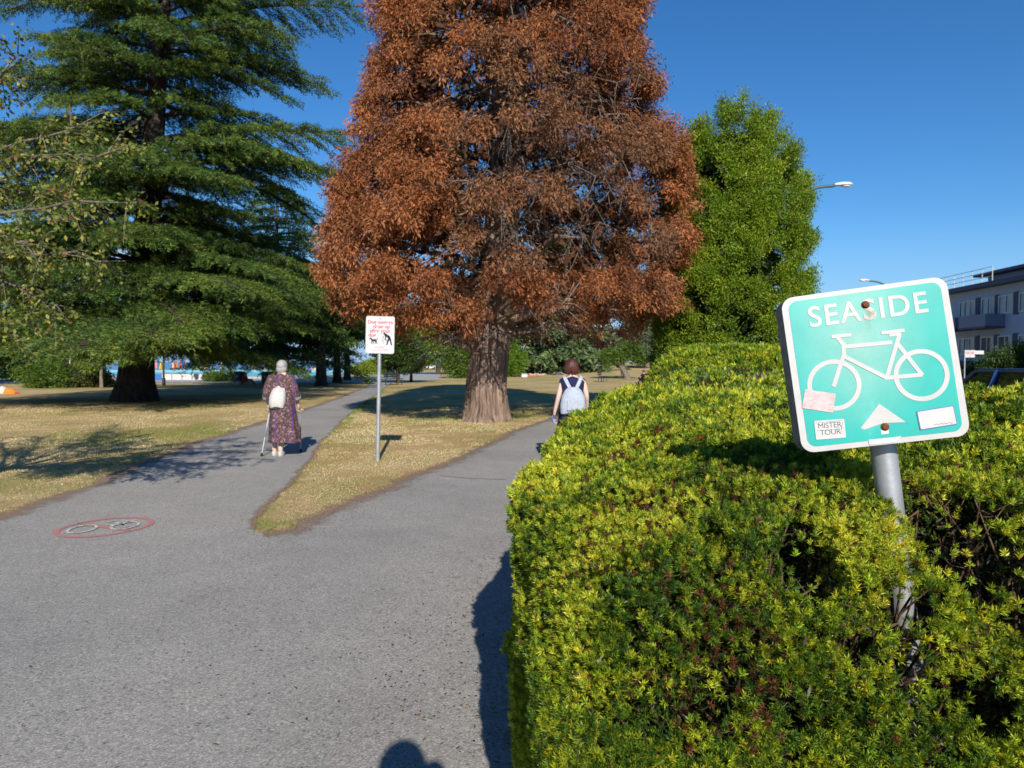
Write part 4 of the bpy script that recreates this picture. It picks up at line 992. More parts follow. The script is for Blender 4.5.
# ------------------------------------------------------------------ lettering
def text_mesh(txt, size, mat, name, parent, loc, M4=None, offset=.0, extrude=.0004, align='CENTER', sx=1.0, spacing=1.0, line=1.0):
    """letters as a mesh standing in the parent's x-z plane, facing -y"""
    cu = bpy.data.curves.new(name, 'FONT'); cu.body = txt; cu.size = size; cu.offset = offset; cu.extrude = extrude; cu.align_x = align; cu.space_character = spacing; cu.space_line = line
    o = bpy.data.objects.new('tmp', cu); COL.objects.link(o); bpy.context.view_layer.update()
    me = bpy.data.meshes.new_from_object(o.evaluated_get(bpy.context.evaluated_depsgraph_get())); bpy.data.objects.remove(o)
    Mx = (M4 or Matrix.Identity(4)) @ Matrix.Translation(loc) @ Matrix.Rotation(R(90), 4, 'X') @ Matrix.Diagonal((sx, 1, 1, 1))
    me.transform(Mx); me.materials.clear(); me.materials.append(mat); me.name = name
    q = bpy.data.objects.new(name, me); COL.objects.link(q); q.parent = parent; return q

XZ = Matrix.Rotation(R(90), 4, 'X')          # prism's (x,y) -> (x,z), extrusion towards -y
def rrect(w_, h_, r, n=8, cx=0, cy=0):
    o = []
    for sx_, sy_, a0 in ((1, 1, 0), (-1, 1, 90), (-1, -1, 180), (1, -1, 270)):
        for k in range(n + 1):
            a = R(a0 + 90 * k / n); o.append((cx + sx_ * (w_ / 2 - r) + r * math.cos(a), cy + sy_ * (h_ / 2 - r) + r * math.sin(a)))
    return o
def stroke(mb, p, q, wd, z0, z1, rnd=False):
    p, q = Vector(p), Vector(q); d = (q - p).normalized(); n_ = Vector((-d.y, d.x)) * wd / 2
    mb.prism([tuple(p - n_), tuple(q - n_), tuple(q + n_), tuple(p + n_)], z0, z1, XZ)
def annulus(mb, c, ro, ri, z0, z1, n=56):
    ro_, ri_ = [], []
    for k in range(n):
        a = 2 * math.pi * k / n; ro_.append((c[0] + ro * math.cos(a), c[1] + ro * math.sin(a))); ri_.append((c[0] + ri * math.cos(a), c[1] + ri * math.sin(a)))
    V = [XZ @ Vector((x, y, z)) for z in (z0, z1) for x, y in ro_ + ri_]; F = []
    for k in range(n):
        k2 = (k + 1) % n
        F += [(2 * n + k, 2 * n + k2, 3 * n + k2, 3 * n + k), (k, k2, 2 * n + k2, 2 * n + k), (n + k2, n + k, 3 * n + k, 3 * n + k2)]
    mb.add(V, F)

# ------------------------------------------------------------------ SEASIDE cycle route sign on its leaning pole
pb, pt = at(915, 680, 1.80), at(885, 452, 1.826); dirp = (pt - pb).normalized()
foot = pb - dirp * (pb.z / dirp.z); topp = pb + dirp * ((1.765 - pb.z) / dirp.z)
root = thing('cycle_route_sign', 'leaning teal SEASIDE bicycle route sign on a grey steel pole in the hedge', 'sign', foot)
mb = MB(); mb.tube([Vector((0, 0, -.1)), topp - foot], .0315, 24); mb.build('pole', M['galv'], root, smooth=True)
W, Hh = .391, .392
Mp = Matrix.Translation(Vector((.8953, 1.76, 1.5911)) - foot) @ Matrix.Rotation(R(-8.7), 4, 'Z') @ Matrix.Rotation(R(-4.0), 4, 'X') @ Matrix.Rotation(R(-7.5), 4, 'Y')
def place(o): o.matrix_local = Mp; return o
mb = MB(); mb.prism(rrect(W, Hh, .030), -.075, -.001, XZ); plate = place(mb.build('plate', [M['sign_edge']], root, bevel=.0012))
mb = MB(); mb.prism(rrect(W + .0006, Hh + .0006, .0303), -.001, .0014, XZ); mb.build('border', M['sign_white'], plate)
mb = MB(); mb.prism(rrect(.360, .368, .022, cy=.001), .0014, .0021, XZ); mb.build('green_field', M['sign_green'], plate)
text_mesh('SEASIDE', .0725, M['sign_white'], 'lettering', plate, (.004, -.0026, .1150), offset=.0012, extrude=.0005, sx=.98, spacing=1.13)
mb = MB(); z0, z1 = .0021, .0031
fw, rw, R0 = (-.0985, -.0365), (.1055, -.0376), .0640; wd = .0112
annulus(mb, fw, R0, R0 - wd, z0, z1); annulus(mb, rw, R0, R0 - wd, z0, z1)
def S(p, q, w_=.0098): stroke(mb, p, q, w_, z0, z1 + random.random() * .0004)
S((-.0885, .0842), (-.0415, .0824), .0085); S((-.0745, .0825), (-.064, .062)); S((-.0625, .066), (-.066, .030)); S((-.0655, .036), (-.1005, -.040))
S((-.0645, .0552), (.050, .0512)); S((-.067, .0325), (.026, -.0345)); S((.0690, .067), (.0245, -.0365)); S((.020, -.034), (.108, -.0370)); S((.0600, .050), (.1075, -.0385))
S((.0286, .0775), (.0826, .0768), .0085); S((.046, .070), (.074, .070), .009)
mb.build('bicycle_symbol', M['sign_white'], plate)
mb = MB(); mb.prism([(-.0004, -.0955), (-.052, -.150), (-.0435, -.1545), (.0026, -.1435), (.0535, -.1475), (.0595, -.1525)], .0021, .0031, XZ); mb.build('arrow_symbol', M['sign_white'], plate)
mb = MB(); mb.prism([(-.006, -.160), (.012, -.160), (.012, -.171), (-.006, -.171)], .0021, .0029, XZ); mb.prism([(-.038, -.1805), (.040, -.1805), (.022, -.1935), (-.037, -.1935)], .0022, .0034, XZ); mb.build('paint_patch', M['white'], plate)
for bx, bz in ((.0018, .1520), (.0048, -.1535)):
    mb = MB(); mb.tube([(bx, -.002, bz), (bx, -.0038, bz)], [.0105, .0095], 20); mb.tube([(bx, -.0038, bz), (bx, -.0092, bz)], [.0078, .0066], 6); mb.build('bolt', M['rust'], plate)
for bx, bz, ln in ((.0018, .142, .075), (.014, .136, .035)):
    V = [(bx - .008, -.0040, bz), (bx + .008, -.0040, bz), (bx + .006, -.0040, bz - ln), (bx - .004, -.0040, bz - ln)]
    o = MB().add(V, [(0, 1, 2, 3)]).build('rust_streak', M['rust_stain'], plate); a = o.data.attributes.new('fade', 'FLOAT', 'POINT'); a.data.foreach_set('value', [.9, .9, 0, 0])
def sticker(w_, h_, cx, cz, rot, mat, name='sticker', z=.0034):
    Mr = XZ @ Matrix.Translation((cx, cz, 0)) @ Matrix.Rotation(R(rot), 4, 'Z'); mb = MB(); mb.prism(rrect(w_, h_, .0025, 3), z, z + .0005, Mr); return mb.build(name, mat, plate)
sticker(.074, .048, -.1400, -.0712, -16, M['sticker_pink']); s2 = sticker(.071, .047, -.1234, -.1442, -2, M['sticker'])
s3 = sticker(.086, .047, .1250, -.1453, 3, M['ink_blue']); s3b = sticker(.082, .043, .1250, -.1453, 3, M['sticker'], 'sticker', .0040)
Mt = Matrix.Translation((-.1234, 0, -.1442)) @ Matrix.Rotation(R(2), 4, 'Y')
text_mesh('MISTER\nTOUR', .0185, M['ink'], 'lettering', s2, (0, -.0040, .004), Mt, offset=-.0002, extrude=.0002, spacing=.95, line=.92)
mb = MB()
for x0, z0_, x1, z1_ in ((-.031, -.0015, .012, -.001), (.014, .002, .031, .001), (.024, -.012, .031, .016), (-.033, .0185, .03, .019)):
    p, q = Mt @ Vector((x0, -.0041, z0_)), Mt @ Vector((x1, -.0041, z1_)); mb.tube([p, q], .00035, 4)
mb.build('scribble', M['ink'], s2)
mb = MB()
for k in range(9):
    x0 = .116 + k * .0048; mb.tube([(x0, -.0047, -.162 + .002 * (k % 2)), (x0 + .004, -.0047, -.160 - .001 * (k % 3))], .0005, 4)
mb.build('fine_print', M['ink'], s3b)

# ------------------------------------------------------------------ small white dog notice on the wedge
g0 = G(377.5, 461); D1 = g0.y; top_ = at(381, 316, D1)
root = thing('dog_notice_sign', 'small white notice with red writing and a dog walker symbol on a thin pole', 'sign', (g0.x, D1, 0))
off = Vector(((381 - 377.5) / F_PX * D1, 0, top_.z)); ax_ = off.normalized()
mb = MB(); mb.tube([(0, 0, -.1), off * .985], .032, 16); mb.build('pole', M['galv'], root, smooth=True)
hw, hh_ = 28.5 / F_PX * D1, 37 / F_PX * D1
Ms = Matrix.Translation(at(380.6, 335, D1) - Vector((g0.x, D1 + .042, 0))) @ Matrix.Rotation(R(1.5), 4, 'Y')
mb = MB(); mb.prism(rrect(hw, hh_, .03, 5), -.003, .003, XZ); pl = mb.build('plate', M['white'], root); pl.matrix_local = Ms
lh = hh_ / 37
for i, (tx, x0) in enumerate((('Dog owners', 0), ('clean up', 1.2), ('after your', 0), ('dog', -8))):
    text_mesh(tx, 5.0 * lh, M['ink_red'], 'lettering', pl, (x0 * lh, -.0037, (11.0 - 4.3 * i) * lh), offset=.0025, extrude=.0005, sx=1.0)
mb = MB(); q = lambda x, z_: (x * lh, z_ * lh); st = lambda a, b, w_: stroke(mb, q(*a), q(*b), w_ * lh, .003, .0042)
# bending person
mb.prism([(4.2 * lh + 1.05 * lh * math.cos(k * .524), 1.2 * lh + 1.05 * lh * math.sin(k * .524)) for k in range(12)], .003, .0042, XZ)
st((4.9, .6), (9.4, -2.4), 2.6); st((9.2, -2.0), (8.2, -5.5), 1.7); st((8.2, -5), (6.8, -9.8), 1.4); st((9.6, -2.4), (10.6, -6), 1.7); st((10.4, -5.6), (11.6, -9.8), 1.4); st((5.6, -.2), (5.2, -4.6), 1.0); st((5.2, -4.4), (7.0, -5.8), .9)
st((3.6, -1), (2.6, -5.5), .4); st((2.6, -5.5), (4.2, -8), .4)
mb.build('walker_symbol', M['ink'], pl); mb = MB()
st((-8.5, -5.6), (-3.4, -5.4), 2.2); st((-9.6, -3.6), (-8.0, -4.8), 1.6); st((-10.6, -4.0), (-9.4, -3.8), 1.0); st((-8.0, -6), (-8.6, -9), .8); st((-6.8, -6), (-6.6, -9.2), .8); st((-4.2, -6), (-4.8, -9), .8); st((-3.4, -6), (-2.8, -9), .8); st((-3.2, -5), (-2.2, -3.2), .6); st((-9.3, -2.4), (-9.0, -3.6), .6)
mb.build('dog_symbol', M['ink'], pl)
text_mesh('City Bylaw', 2.2 * lh, M['ink_faint'], 'lettering', pl, (0, -.0034, -13.0 * lh), offset=.0, extrude=.0005)
text_mesh('maximum fine $2000', 1.9 * lh, M['ink_faint'], 'lettering', pl, (0, -.0034, -15.6 * lh), offset=.0, extrude=.0005)
mb = MB(); mb.tube([(0, -.003, 16 * lh), (0, -.009, 16 * lh)], .008, 8); mb.build('bolt', M['rust'], pl)

# ------------------------------------------------------------------ street lamps
def lamp(label, x, y, h, arm, side):
    z = float(Z(x, y)); r = thing('street_lamp', label, 'street lamp', (x, y, z), 0, 'street lamps along the road behind the hedge')
    mb = MB(); mb.tube([(0, 0, -.05), (0, 0, .25)], [.15, .14], 12); mb.tube([(0, 0, .25), (0, 0, h - 1.0)], [.095, .06], 12); mb.build('pole', M['green_pole'], r, smooth=True)
    mb = MB(); n_ = 12; mb.tube([(side * arm * (1 - math.cos(a)) * .86, 0, h - 1.0 + math.sin(a) * .93) for a in np.linspace(0, math.pi / 2, n_)] + [(side * arm * .92, 0, h - .05)], [.05] * n_ + [.04], 10); mb.build('arm', M['green_pole'], r, smooth=True)
    mb = MB(); x0 = side * arm * .90; L = .62
    def sec(t, w_, a, b_): return [(x0 + side * L * t, w_ * math.cos(k * math.pi / 6), -.02 + h + (a if math.sin(k * math.pi / 6) > 0 else b_) * math.sin(k * math.pi / 6)) for k in range(12)]
    mb.rings([sec(0, .05, .045, .04), sec(.15, .08, .07, .05), sec(.5, .13, .10, .05), sec(.85, .13, .09, .05), sec(1, .06, .04, .03)]); hd = mb.build('lamp_head', M['lamp_grey'], r, smooth=True)
    mb = MB(); mb.ell((x0 + side * L * .66, 0, h - .065), (.17, .10, .05), 12, 6); mb.build('lens', M['lamp_clear'], hd); return r
lx = (787 - 512) / F_PX * 25; lamp('grey street lamp curving out from behind the conical cedar', lx, 25, at(830, 184, 25).z, 1.75, 1)
lx2 = (890 - 512) / F_PX * 45; lamp('distant street lamp head just above the top edge of the teal sign', lx2, 45, at(870, 280, 45).z, 1.55, -1)

# no-stopping plates and a street name blade across the road
p = at(964.5, 372, 36); r = thing('street_sign', 'thin pole across the street with white no-stopping plates and a white blade', 'sign', (p.x, 36, 0))
s3 = 36 / F_PX; zt = at(964, 350, 36).z
mb = MB(); mb.tube([(0, 0, 0), (0, 0, zt)], .03, 8); mb.build('pole', M['galv'], r)
for xx in (2.2, 7.2):
    mb = MB(); mb.box((xx * s3, -.035, zt - 3.8 * s3), (4.6 * s3, .01, 7.2 * s3)); pq = mb.build('parking_plate', M['white'], r)
    mb = MB(); annulus(mb, (xx * s3, zt - 2.9 * s3), 1.5 * s3, 1.0 * s3, .041, .046, 20); stroke(mb, (xx * s3 - 1.0 * s3, zt - 2.0 * s3), (xx * s3 + 1.0 * s3, zt - 3.8 * s3), .5 * s3, .041, .047); mb.build('red_symbol', M['ink_red'], pq)
mb = MB(); mb.box((14.3 * s3, 0.02, zt - 2.4 * s3), (9.6 * s3, .02, 3.6 * s3)); mb.box((5 * s3, .02, zt - 1.6 * s3), (9 * s3, .016, .06)); mb.build('name_blade', M['white'], r)

# ------------------------------------------------------------------ cars
def make_car(label, loc, rz, mat, group=None):
    r = thing('parked_car', label, 'car', loc, rz, group)
    L, Wd = 4.4, 1.76
    low = [(-2.18, .30), (-2.2, .62), (-2.12, .86), (-1.5, .93), (1.05, .93), (1.9, .80), (2.16, .66), (2.2, .42), (2.12, .26)]
    def wheel_cut(): pass
    mb = MB(); n = len(low); rg = []
    for y_, s_, in ((-.88, .97), (-.80, 1.0), (.80, 1.0), (.88, .97)): rg.append([(x * s_, y_, .3 + (z_ - .3) * (s_ if abs(y_) > .85 else 1)) for x, z_ in low])
    mb.rings(rg); body = mb.build('body', mat, r, bevel=.03, smooth=True)
    cab = [(-1.75, .93), (-1.35, 1.36), (-.9, 1.44), (.15, 1.44), (.45, 1.38), (1.1, .93)]
    mb = MB(); rg = []
    for y_, k_ in ((-.84, 0), (-.66, 1), (.66, 1), (.84, 0)):
        rg.append([(x * (1 if k_ else .985), (y_ if z_ < 1.0 else (.66 if y_ > 0 else -.66)) if not k_ else y_ * (1.0), z_ if k_ or z_ < 1.0 else z_ - .03) for x, z_ in cab])
    mb.rings(rg); mb.build('cabin', M['glass_dark'], body, smooth=False)
    mb = MB(); mb.prism([(-1.22, -.66), (.33, -.64), (.33, .64), (-1.22, .66)], 1.395, 1.468)
    for sy in (-1, 1):
        for (xa, za, xb, zb, w_) in ((1.08, .93, .38, 1.42, .03), (-.35, .93, -.38, 1.44, .04), (-1.7, .93, -1.28, 1.42, .05)):
            mb.tube([(xa, sy * .845, za), (xb, sy * .665, zb)], w_, 6)
        mb.tube([(-1.28, sy * .66, 1.43), (.40, sy * .66, 1.42)], .03, 6)
    mb.build('roof', mat, body, bevel=.02)
    for sy in (-1, 1):
        for wx in (-1.36, 1.34):
            mb = MB(); mb.tube([(wx, sy * .70, .32), (wx, sy * .72, .32), (wx, sy * .87, .32), (wx, sy * .895, .32)], [.29, .32, .32, .28], 24); wl = mb.build('wheel', M['rubber'], r)
            mb = MB(); mb.tube([(wx, sy * .89, .32), (wx, sy * .905, .32)], [.21, .19], 20); mb.build('rim', M['chrome'], wl)
        mb = MB(); mb.box((2.03, sy * .62, .70), (.16, .34, .12), bev=.02); mb.build('headlight', M['lamp_clear'], r)
        mb = MB(); mb.box((-2.13, sy * .66, .76), (.10, .30, .14), bev=.02); mb.build('tail_light', M['lamp_red'], r)
        mb = MB(); mb.box((.85, sy * .96, 1.0), (.12, .16, .11), bev=.02); mb.build('mirror', mat, r)
        
        for hx in (-.1, -.95): mb = MB(); mb.box((hx, sy * .886, .80), (.16, .02, .03)); mb.build('door_handle', M['black'], r)
    mb = MB(); mb.box((2.19, 0, .42), (.04, .9, .16)); mb.build('grille', M['black'], r); return r
yy = 13.8; cx0 = 7.4 + ku * yy + 1.15
car = make_car('blue car parked beyond the hedge, only its roof showing at the right edge', (cx0 + .05, yy, .005), R(90 - 5.5), M['paint_blue_car'])
for i, (px, mt_, lab) in enumerate(((427.5, 'paint_white_car', 'leftmost of three tiny distant parked cars left of the dead cedar trunk, white'), (433, 'paint_white_car', 'middle one of three tiny distant parked cars left of the dead cedar trunk, white'), (438.5, 'paint_dark_car', 'dark one of three tiny distant parked cars left of the dead cedar trunk'))):
    x_ = (px - 512) / F_PX * 150; c = dup(car, (x_, 150 + i, 0), R(70), lab, None, {'body': M[mt_], 'roof': M[mt_], 'mirror': M[mt_]}); c['group'] = 'distant parked cars left of the trunk'
c = dup(car, (7.4 + ku * 22 + 1.3, 22.5, .005), R(90 - 5.5), 'pale car parked by the kerb behind the conical cedar', None, {'body': M['paint_white_car'], 'roof': M['paint_white_car'], 'mirror': M['paint_white_car']})

# ------------------------------------------------------------------ apartment block across the street
bl = thing('apartment_block', 'low blue-grey apartment block in shade at the right edge, with balconies and a roof railing', 'building', (0, 0, 0))
O2 = at(990, 362, 51); O2.z = 0; fd = Vector((math.sin(R(5.5)), math.cos(R(5.5)), 0)); fn = Vector((-fd.y * -1, 0, 0)); fn = Vector((fd.y, -fd.x, 0))   # fn points away from the street
Mb = Matrix(((fd.x, fn.x, 0, O2.x), (fd.y, fn.y, 0, O2.y), (0, 0, 1, 0), (0, 0, 0, 1)))      # local x along facade (away), y into the block, z up
M['bwall'] = pmat('pale_blue_grey_stucco', (.33, .42, .56), .9, .2, 0, .06, 1.2, .004); M['btrim'] = pmat('dark_blue_trim', (.06, .08, .13), .7, .3); M['bwhite'] = pmat('white_window_frames', (.62, .64, .66), .6, .4, 0, .05)
M['bpanel'] = pmat('grey_balcony_panel', (.15, .19, .27), .6, .4)
def bx(mb, x0, x1, y0, y1, z0, z1): mb.box(((x0 + x1) / 2, (y0 + y1) / 2, (z0 + z1) / 2), (x1 - x0, y1 - y0, z1 - z0))
def pl2(o): o.matrix_local = Mb; return o
def PX(px):   # facade coordinate of a picture column
    k = (px - 512) / F_PX; return (O2.x - k * O2.y) / (k * fd.y - fd.x)
xa, xb = -34.0, 10.5
mb = MB(); bx(mb, xa, xb, 0, 14, 0, 6.95); wall = pl2(mb.build('wall', M['bwall'], bl))
mb = MB(); bx(mb, xa - .5, xb + .5, -.75, 14.5, 6.95, 7.27); pl2(mb.build('roof', M['btrim'], bl))
mb = MB(); bx(mb, xa, PX(972), 1.0, 12, 7.27, 7.95); pl2(mb.build('penthouse', M['bwall'], bl)); mb = MB(); bx(mb, xa - .3, PX(968), .2, 12.4, 7.95, 8.16); pl2(mb.build('penthouse_roof', M['btrim'], bl))
mb = MB()
for z_ in (7.65, 7.98, 8.3): mb.tube([(-1.0, -.5, z_), (xb + .3, -.5, z_)], .025, 5)
for k in range(10): mb.tube([(-1.0 + k * 1.28, -.5, 7.27), (-1.0 + k * 1.28, -.5, 8.3)], .03, 5)
pl2(mb.build('roof_railing', M['lamp_grey'], bl))
def window(x0, x1, z0, z1, split):
    mb = MB(); f = .08
    bx(mb, x0, x1, -.09, .02, z1 - f, z1); bx(mb, x0, x1, -.09, .02, z0, z0 + f); bx(mb, x0, x0 + f, -.09, .02, z0 + f, z1 - f); bx(mb, x1 - f, x1, -.09, .02, z0 + f, z1 - f)
    for k in range(1, split): xm = x0 + (x1 - x0) * k / split; bx(mb, xm - .035, xm + .035, -.085, .02, z0 + f, z1 - f)
    wn = pl2(mb.build('window', M['bwhite'], bl)); mb = MB(); bx(mb, x0 + f, x1 - f, -.035, -.005, z0 + f, z1 - f); g_ = mb.build('pane', M['glass'], wn)
    mb = MB(); bx(mb, x0 + f + .02, x0 + (x1 - x0) * .28, -.045, -.037, z0 + f, z1 - f); mb.build('curtain', M['c_white'], wn)
for zc in (5.55, 2.75):
    for a_, b_, sp_ in ((974.5, 959, 3), (993.5, 981, 2), (1012, 998, 2), (1034, 1018.5, 2), (1060, 1041, 2), (1095, 1070, 2)):
        x0, x1 = PX(a_), PX(b_); window(x0, x1, zc - .62, zc + .68, sp_)
        mb = MB(); w_ = x0 - (PX(a_) - .55); bx(mb, x0 - .62, x0 - .04, -.03, .01, zc - .75, zc + .8); pl2(mb.build('dark_panel', M['btrim'], bl))
    for k in range(3): x0 = -26 + k * 6; window(x0, x0 + 2.6, zc - .62, zc + .68, 2)
for a_, b_ in ((1004, 976), (972, 955)):
    x0, x1 = PX(a_), PX(b_); mb = MB(); bx(mb, x0, x1, -1.3, 0, 3.95, 4.1); bal = pl2(mb.build('balcony', M['btrim'], bl))
    mb = MB(); bx(mb, x0, x1, -1.3, -1.26, 4.1, 4.95); bx(mb, x0, x0 + .04, -1.26, 0, 4.1, 4.95); bx(mb, x1 - .04, x1, -1.26, 0, 4.1, 4.95); mb.build('railing', M['bpanel'], bal)
mb = MB(); bx(mb, xa, xb, -.03, .01, 0, 1.7); pl2(mb.build('plinth', M['btrim'], bl))
for i, (px, d, lab) in enumerate(((1016, 44, 'dark rounded bush in front of the apartment block'), (985, 49, 'lower dark bush behind the street sign'))):
    bg('street_shrub', lab, px, d, 0, .1, [(0, 0, 1.2, 1.6, 1.4, 1.3), (1.2, .3, 1.6, 1.5, 1.3, 1.2), (-1.0, 0, .9, 1.2, 1.2, .9)] if i == 0 else [(0, 0, .6, 1.6, 1.2, .6), (-1.6, 0, .6, 1.3, 1.2, .6), (1.5, 0, .7, 1.3, 1.2, .7)], 1500, .14, DK, 500 + i, cat='shrub')

# ------------------------------------------------------------------ pool, promenade and their furniture
pool = thing('seaside_pool', 'long turquoise outdoor pool beyond the left lawn', 'pool', (0, 0, 0))
px0, px1, py0, py1 = -62, -21, 70, 104
mb = MB()
for a_ in ((px0 - 1.2, px1 + 1.2, py0 - 1.2, py0), (px0 - 1.2, px1 + 1.2, py1, py1 + 1.2), (px0 - 1.2, px0, py0, py1), (px1, px1 + 1.2, py0, py1)): bx(mb, *a_, 0, .16)
mb.build('rim', M['kerb'], pool); mb = MB(); bx(mb, px0, px1, py0, py1, -.3, .10); mb.build('water', M['pool_water'], pool)
M['pool_blue'] = pmat('turquoise_painted_wall', (.13, .36, .41), .6, .4)
mb = MB(); bx(mb, px0, px1, py1 - .2, py1, .1, .42); mb.build('far_wall', M['pool_blue'], pool)
sheet('beach', [(-140, 106), (-23, 106), (-25, 132), (-140, 132)], M['sand'], .012, 'pale sand and paving where the bathers are', True)
# white and blue low barrier near the cedar trunk
bar_ = thing('poolside_barrier', 'low white and blue barrier in front of the pool behind the lamp post', 'barrier', (at(176, 362, 55).x, 55, 0))
for k in range(5):
    mb = MB(); mb.box((-1.5 + k * .78, 0, .42), (.72, .06, .46), bev=.015); mb.build('panel', M['white'] if k else M['c_blue'], bar_)
mb = MB()
for k in range(6): mb.tube([(-1.88 + k * .78, 0, 0), (-1.88 + k * .78, 0, .78)], .03, 6)
mb.tube([(-1.9, 0, .76), (2.04, 0, .76)], .025, 6); mb.build('rail', M['galv'], bar_)
p = at(163.5, 362, 48); lp = thing('lamp_post', 'thin black lamp post on the lawn edge right of the huge cedar trunk', 'lamp post', (p.x, 48, 0))
mb = MB(); mb.tube([(0, 0, 0), (0, 0, .5), (0, 0, .52), (0, 0, 4.2)], [.12, .11, .065, .05], 10); mb.build('post', M['dark_metal'], lp)
mb = MB(); mb.rings([[(r_ * math.cos(k * .524), r_ * math.sin(k * .524), z_) for k in range(12)] for r_, z_ in ((.06, 4.2), (.16, 4.3), (.2, 4.62), (.08, 4.75))]); mb.build('lantern', M['lamp_clear'], lp)
p = at(70, 362, 46); lp = thing('marker_post', 'pale thin post between the shrubs on the left', 'post', (p.x, 46, 0)); mb = MB(); mb.tube([(0, 0, 0), (0, 0, 1.9)], .06, 8); mb.build('shaft', M['white'], lp); mb = MB(); mb.ell((0, 0, 1.92), (.075, .075, .05), 10, 6); mb.build('cap', M['galv'], lp)
def bin_(label, px, d, w_, h_, group):
    p = at(px, 362, d); b_ = thing('litter_bin', label, 'bin', (p.x, d, float(Z(p.x, d))), 0, group)
    mb = MB(); n_ = 16; mb.rings([[(r_ * math.cos(k * 2 * math.pi / n_), r_ * math.sin(k * 2 * math.pi / n_), z_) for k in range(n_)] for r_, z_ in ((w_ * .44, 0), (w_ * .5, .1), (w_ * .5, h_ * .85))]); mb.build('body', M['charcoal_bin'], b_)
    mb = MB(); mb.rings([[(r_ * math.cos(k * 2 * math.pi / n_), r_ * math.sin(k * 2 * math.pi / n_), z_) for k in range(n_)] for r_, z_ in ((w_ * .53, h_ * .85), (w_ * .53, h_ * .92), (w_ * .3, h_))]); mb.build('lid', M['black'], b_)
    mb = MB(); mb.box((-.05, -w_ * .5, h_ * .6), (.16, .02, .14)); mb.build('notice', M['white'], b_); return b_
M['charcoal_bin'] = pmat('dark_blue_grey_bin', (.05, .065, .085), .6, .4)
bin_('dark litter bin beside the seated red figure', 239.5, 52, .78, .92, 'dark litter bins on the promenade'); bin_('dark litter bin standing alone to the left of the old woman in the dress', 267, 52.5, .82, .90, 'dark litter bins on the promenade')
bin_('black bin on the dry grass, left one of a pair by the grey-green cedar', 586, 84, 1.1, 1.1, 'black bins by the grey-green cedar'); bin_('black bin on the dry grass, right one of a pair by the grey-green cedar', 593, 84, 1.1, 1.15, 'black bins by the grey-green cedar')
def bench(label, px, d, rz):
    p = at(px, 362, d); b_ = thing('park_bench', label, 'bench', (p.x, d, float(Z(p.x, d))), rz, 'park benches on the lawn')
    mb = MB()
    for k in range(4): mb.box((0, -.2 + k * .13, .45), (1.6, .10, .035))
    mb.build('seat', M['dark_metal'], b_); mb = MB()
    for k in range(3): mb.box((0, .26 + k * .03, .58 + k * .14), (1.6, .03, .11))
    mb.build('backrest', M['dark_metal'], b_)
    for s_ in (-.62, .62):
        for y_ in (-.18, .24): mb = MB(); mb.tube([(s_, y_, 0), (s_, y_, .44)], .03, 6); mb.build('leg', M['dark_metal'], b_)
    return b_
bench('dark bench under the small round tree right of the dog sign', 394, 49, R(62)); bench('bench beside the twisted grey tree on the dry lawn', 603, 57, R(72))
# ------------------------------------------------------------------ people
def skin_body(verts, edges, radii, fingers=(), extra=None, sub=2):
    """one continuous body: joints + radii grown with a Skin modifier; fingers are tapered chains rooted in the palms"""
    me = bpy.data.meshes.new('tmp'); me.from_pydata([tuple(v) for v in verts], edges, []); o = bpy.data.objects.new('tmp', me); COL.objects.link(o)
    md = o.modifiers.new('s', 'SKIN'); md.use_smooth_shade = True; md.branch_smoothing = .4
    for i, sv in enumerate(me.skin_vertices[0].data):
        r = radii[i]; sv.radius = r if isinstance(r, (tuple, list)) else (r, r); sv.use_root = (i == 0)
    sb = o.modifiers.new('u', 'SUBSURF'); sb.levels = sub; sb.render_levels = sub
    bpy.context.view_layer.update(); dg = bpy.context.evaluated_depsgraph_get()
    m2 = bpy.data.meshes.new_from_object(o.evaluated_get(dg)); bpy.data.objects.remove(o); bpy.data.meshes.remove(me)
    mb = MB(); mb.v = [tuple(v.co) for v in m2.vertices]; mb.f = [tuple(p.vertices) for p in m2.polygons]; mb.m = [0] * len(mb.f); bpy.data.meshes.remove(m2)
    for f in fingers: mb.tube(f[0], f[1], 6)
    if extra: extra(mb)
    return mb

def head_parts(mb, c, s=1.0, yaw=0):
    """skull, jaw, nose, brow and ears; the face looks along +y turned by yaw"""
    Mr = Matrix.Rotation(yaw, 3, 'Z'); c = Vector(c); P = lambda x, y, z: c + Mr @ Vector((x, y, z)) * s
    mb.ell(c + Mr @ Vector((0, -.005, .015)) * s, (.075 * s, .095 * s, .108 * s), 18, 12, M=Mr); mb.ell(P(0, .025, -.055), (.056 * s, .066 * s, .066 * s), 14, 8, M=Mr)
    mb.tube([P(0, .085, .02), P(0, .112, -.022), P(0, .092, -.03)], [.008 * s, .014 * s, .009 * s], 6)
    mb.tube([P(-.04, .082, .03), P(0, .093, .033), P(.04, .082, .03)], .009 * s, 5)
    mb.tube([P(-.022, .088, -.062), P(0, .094, -.062), P(.022, .088, -.062)], .007 * s, 5)
    for sx_ in (-1, 1):
        mb.ell(P(sx_ * .077, -.005, -.005), (.010 * s, .020 * s, .032 * s), 8, 6, M=Mr)

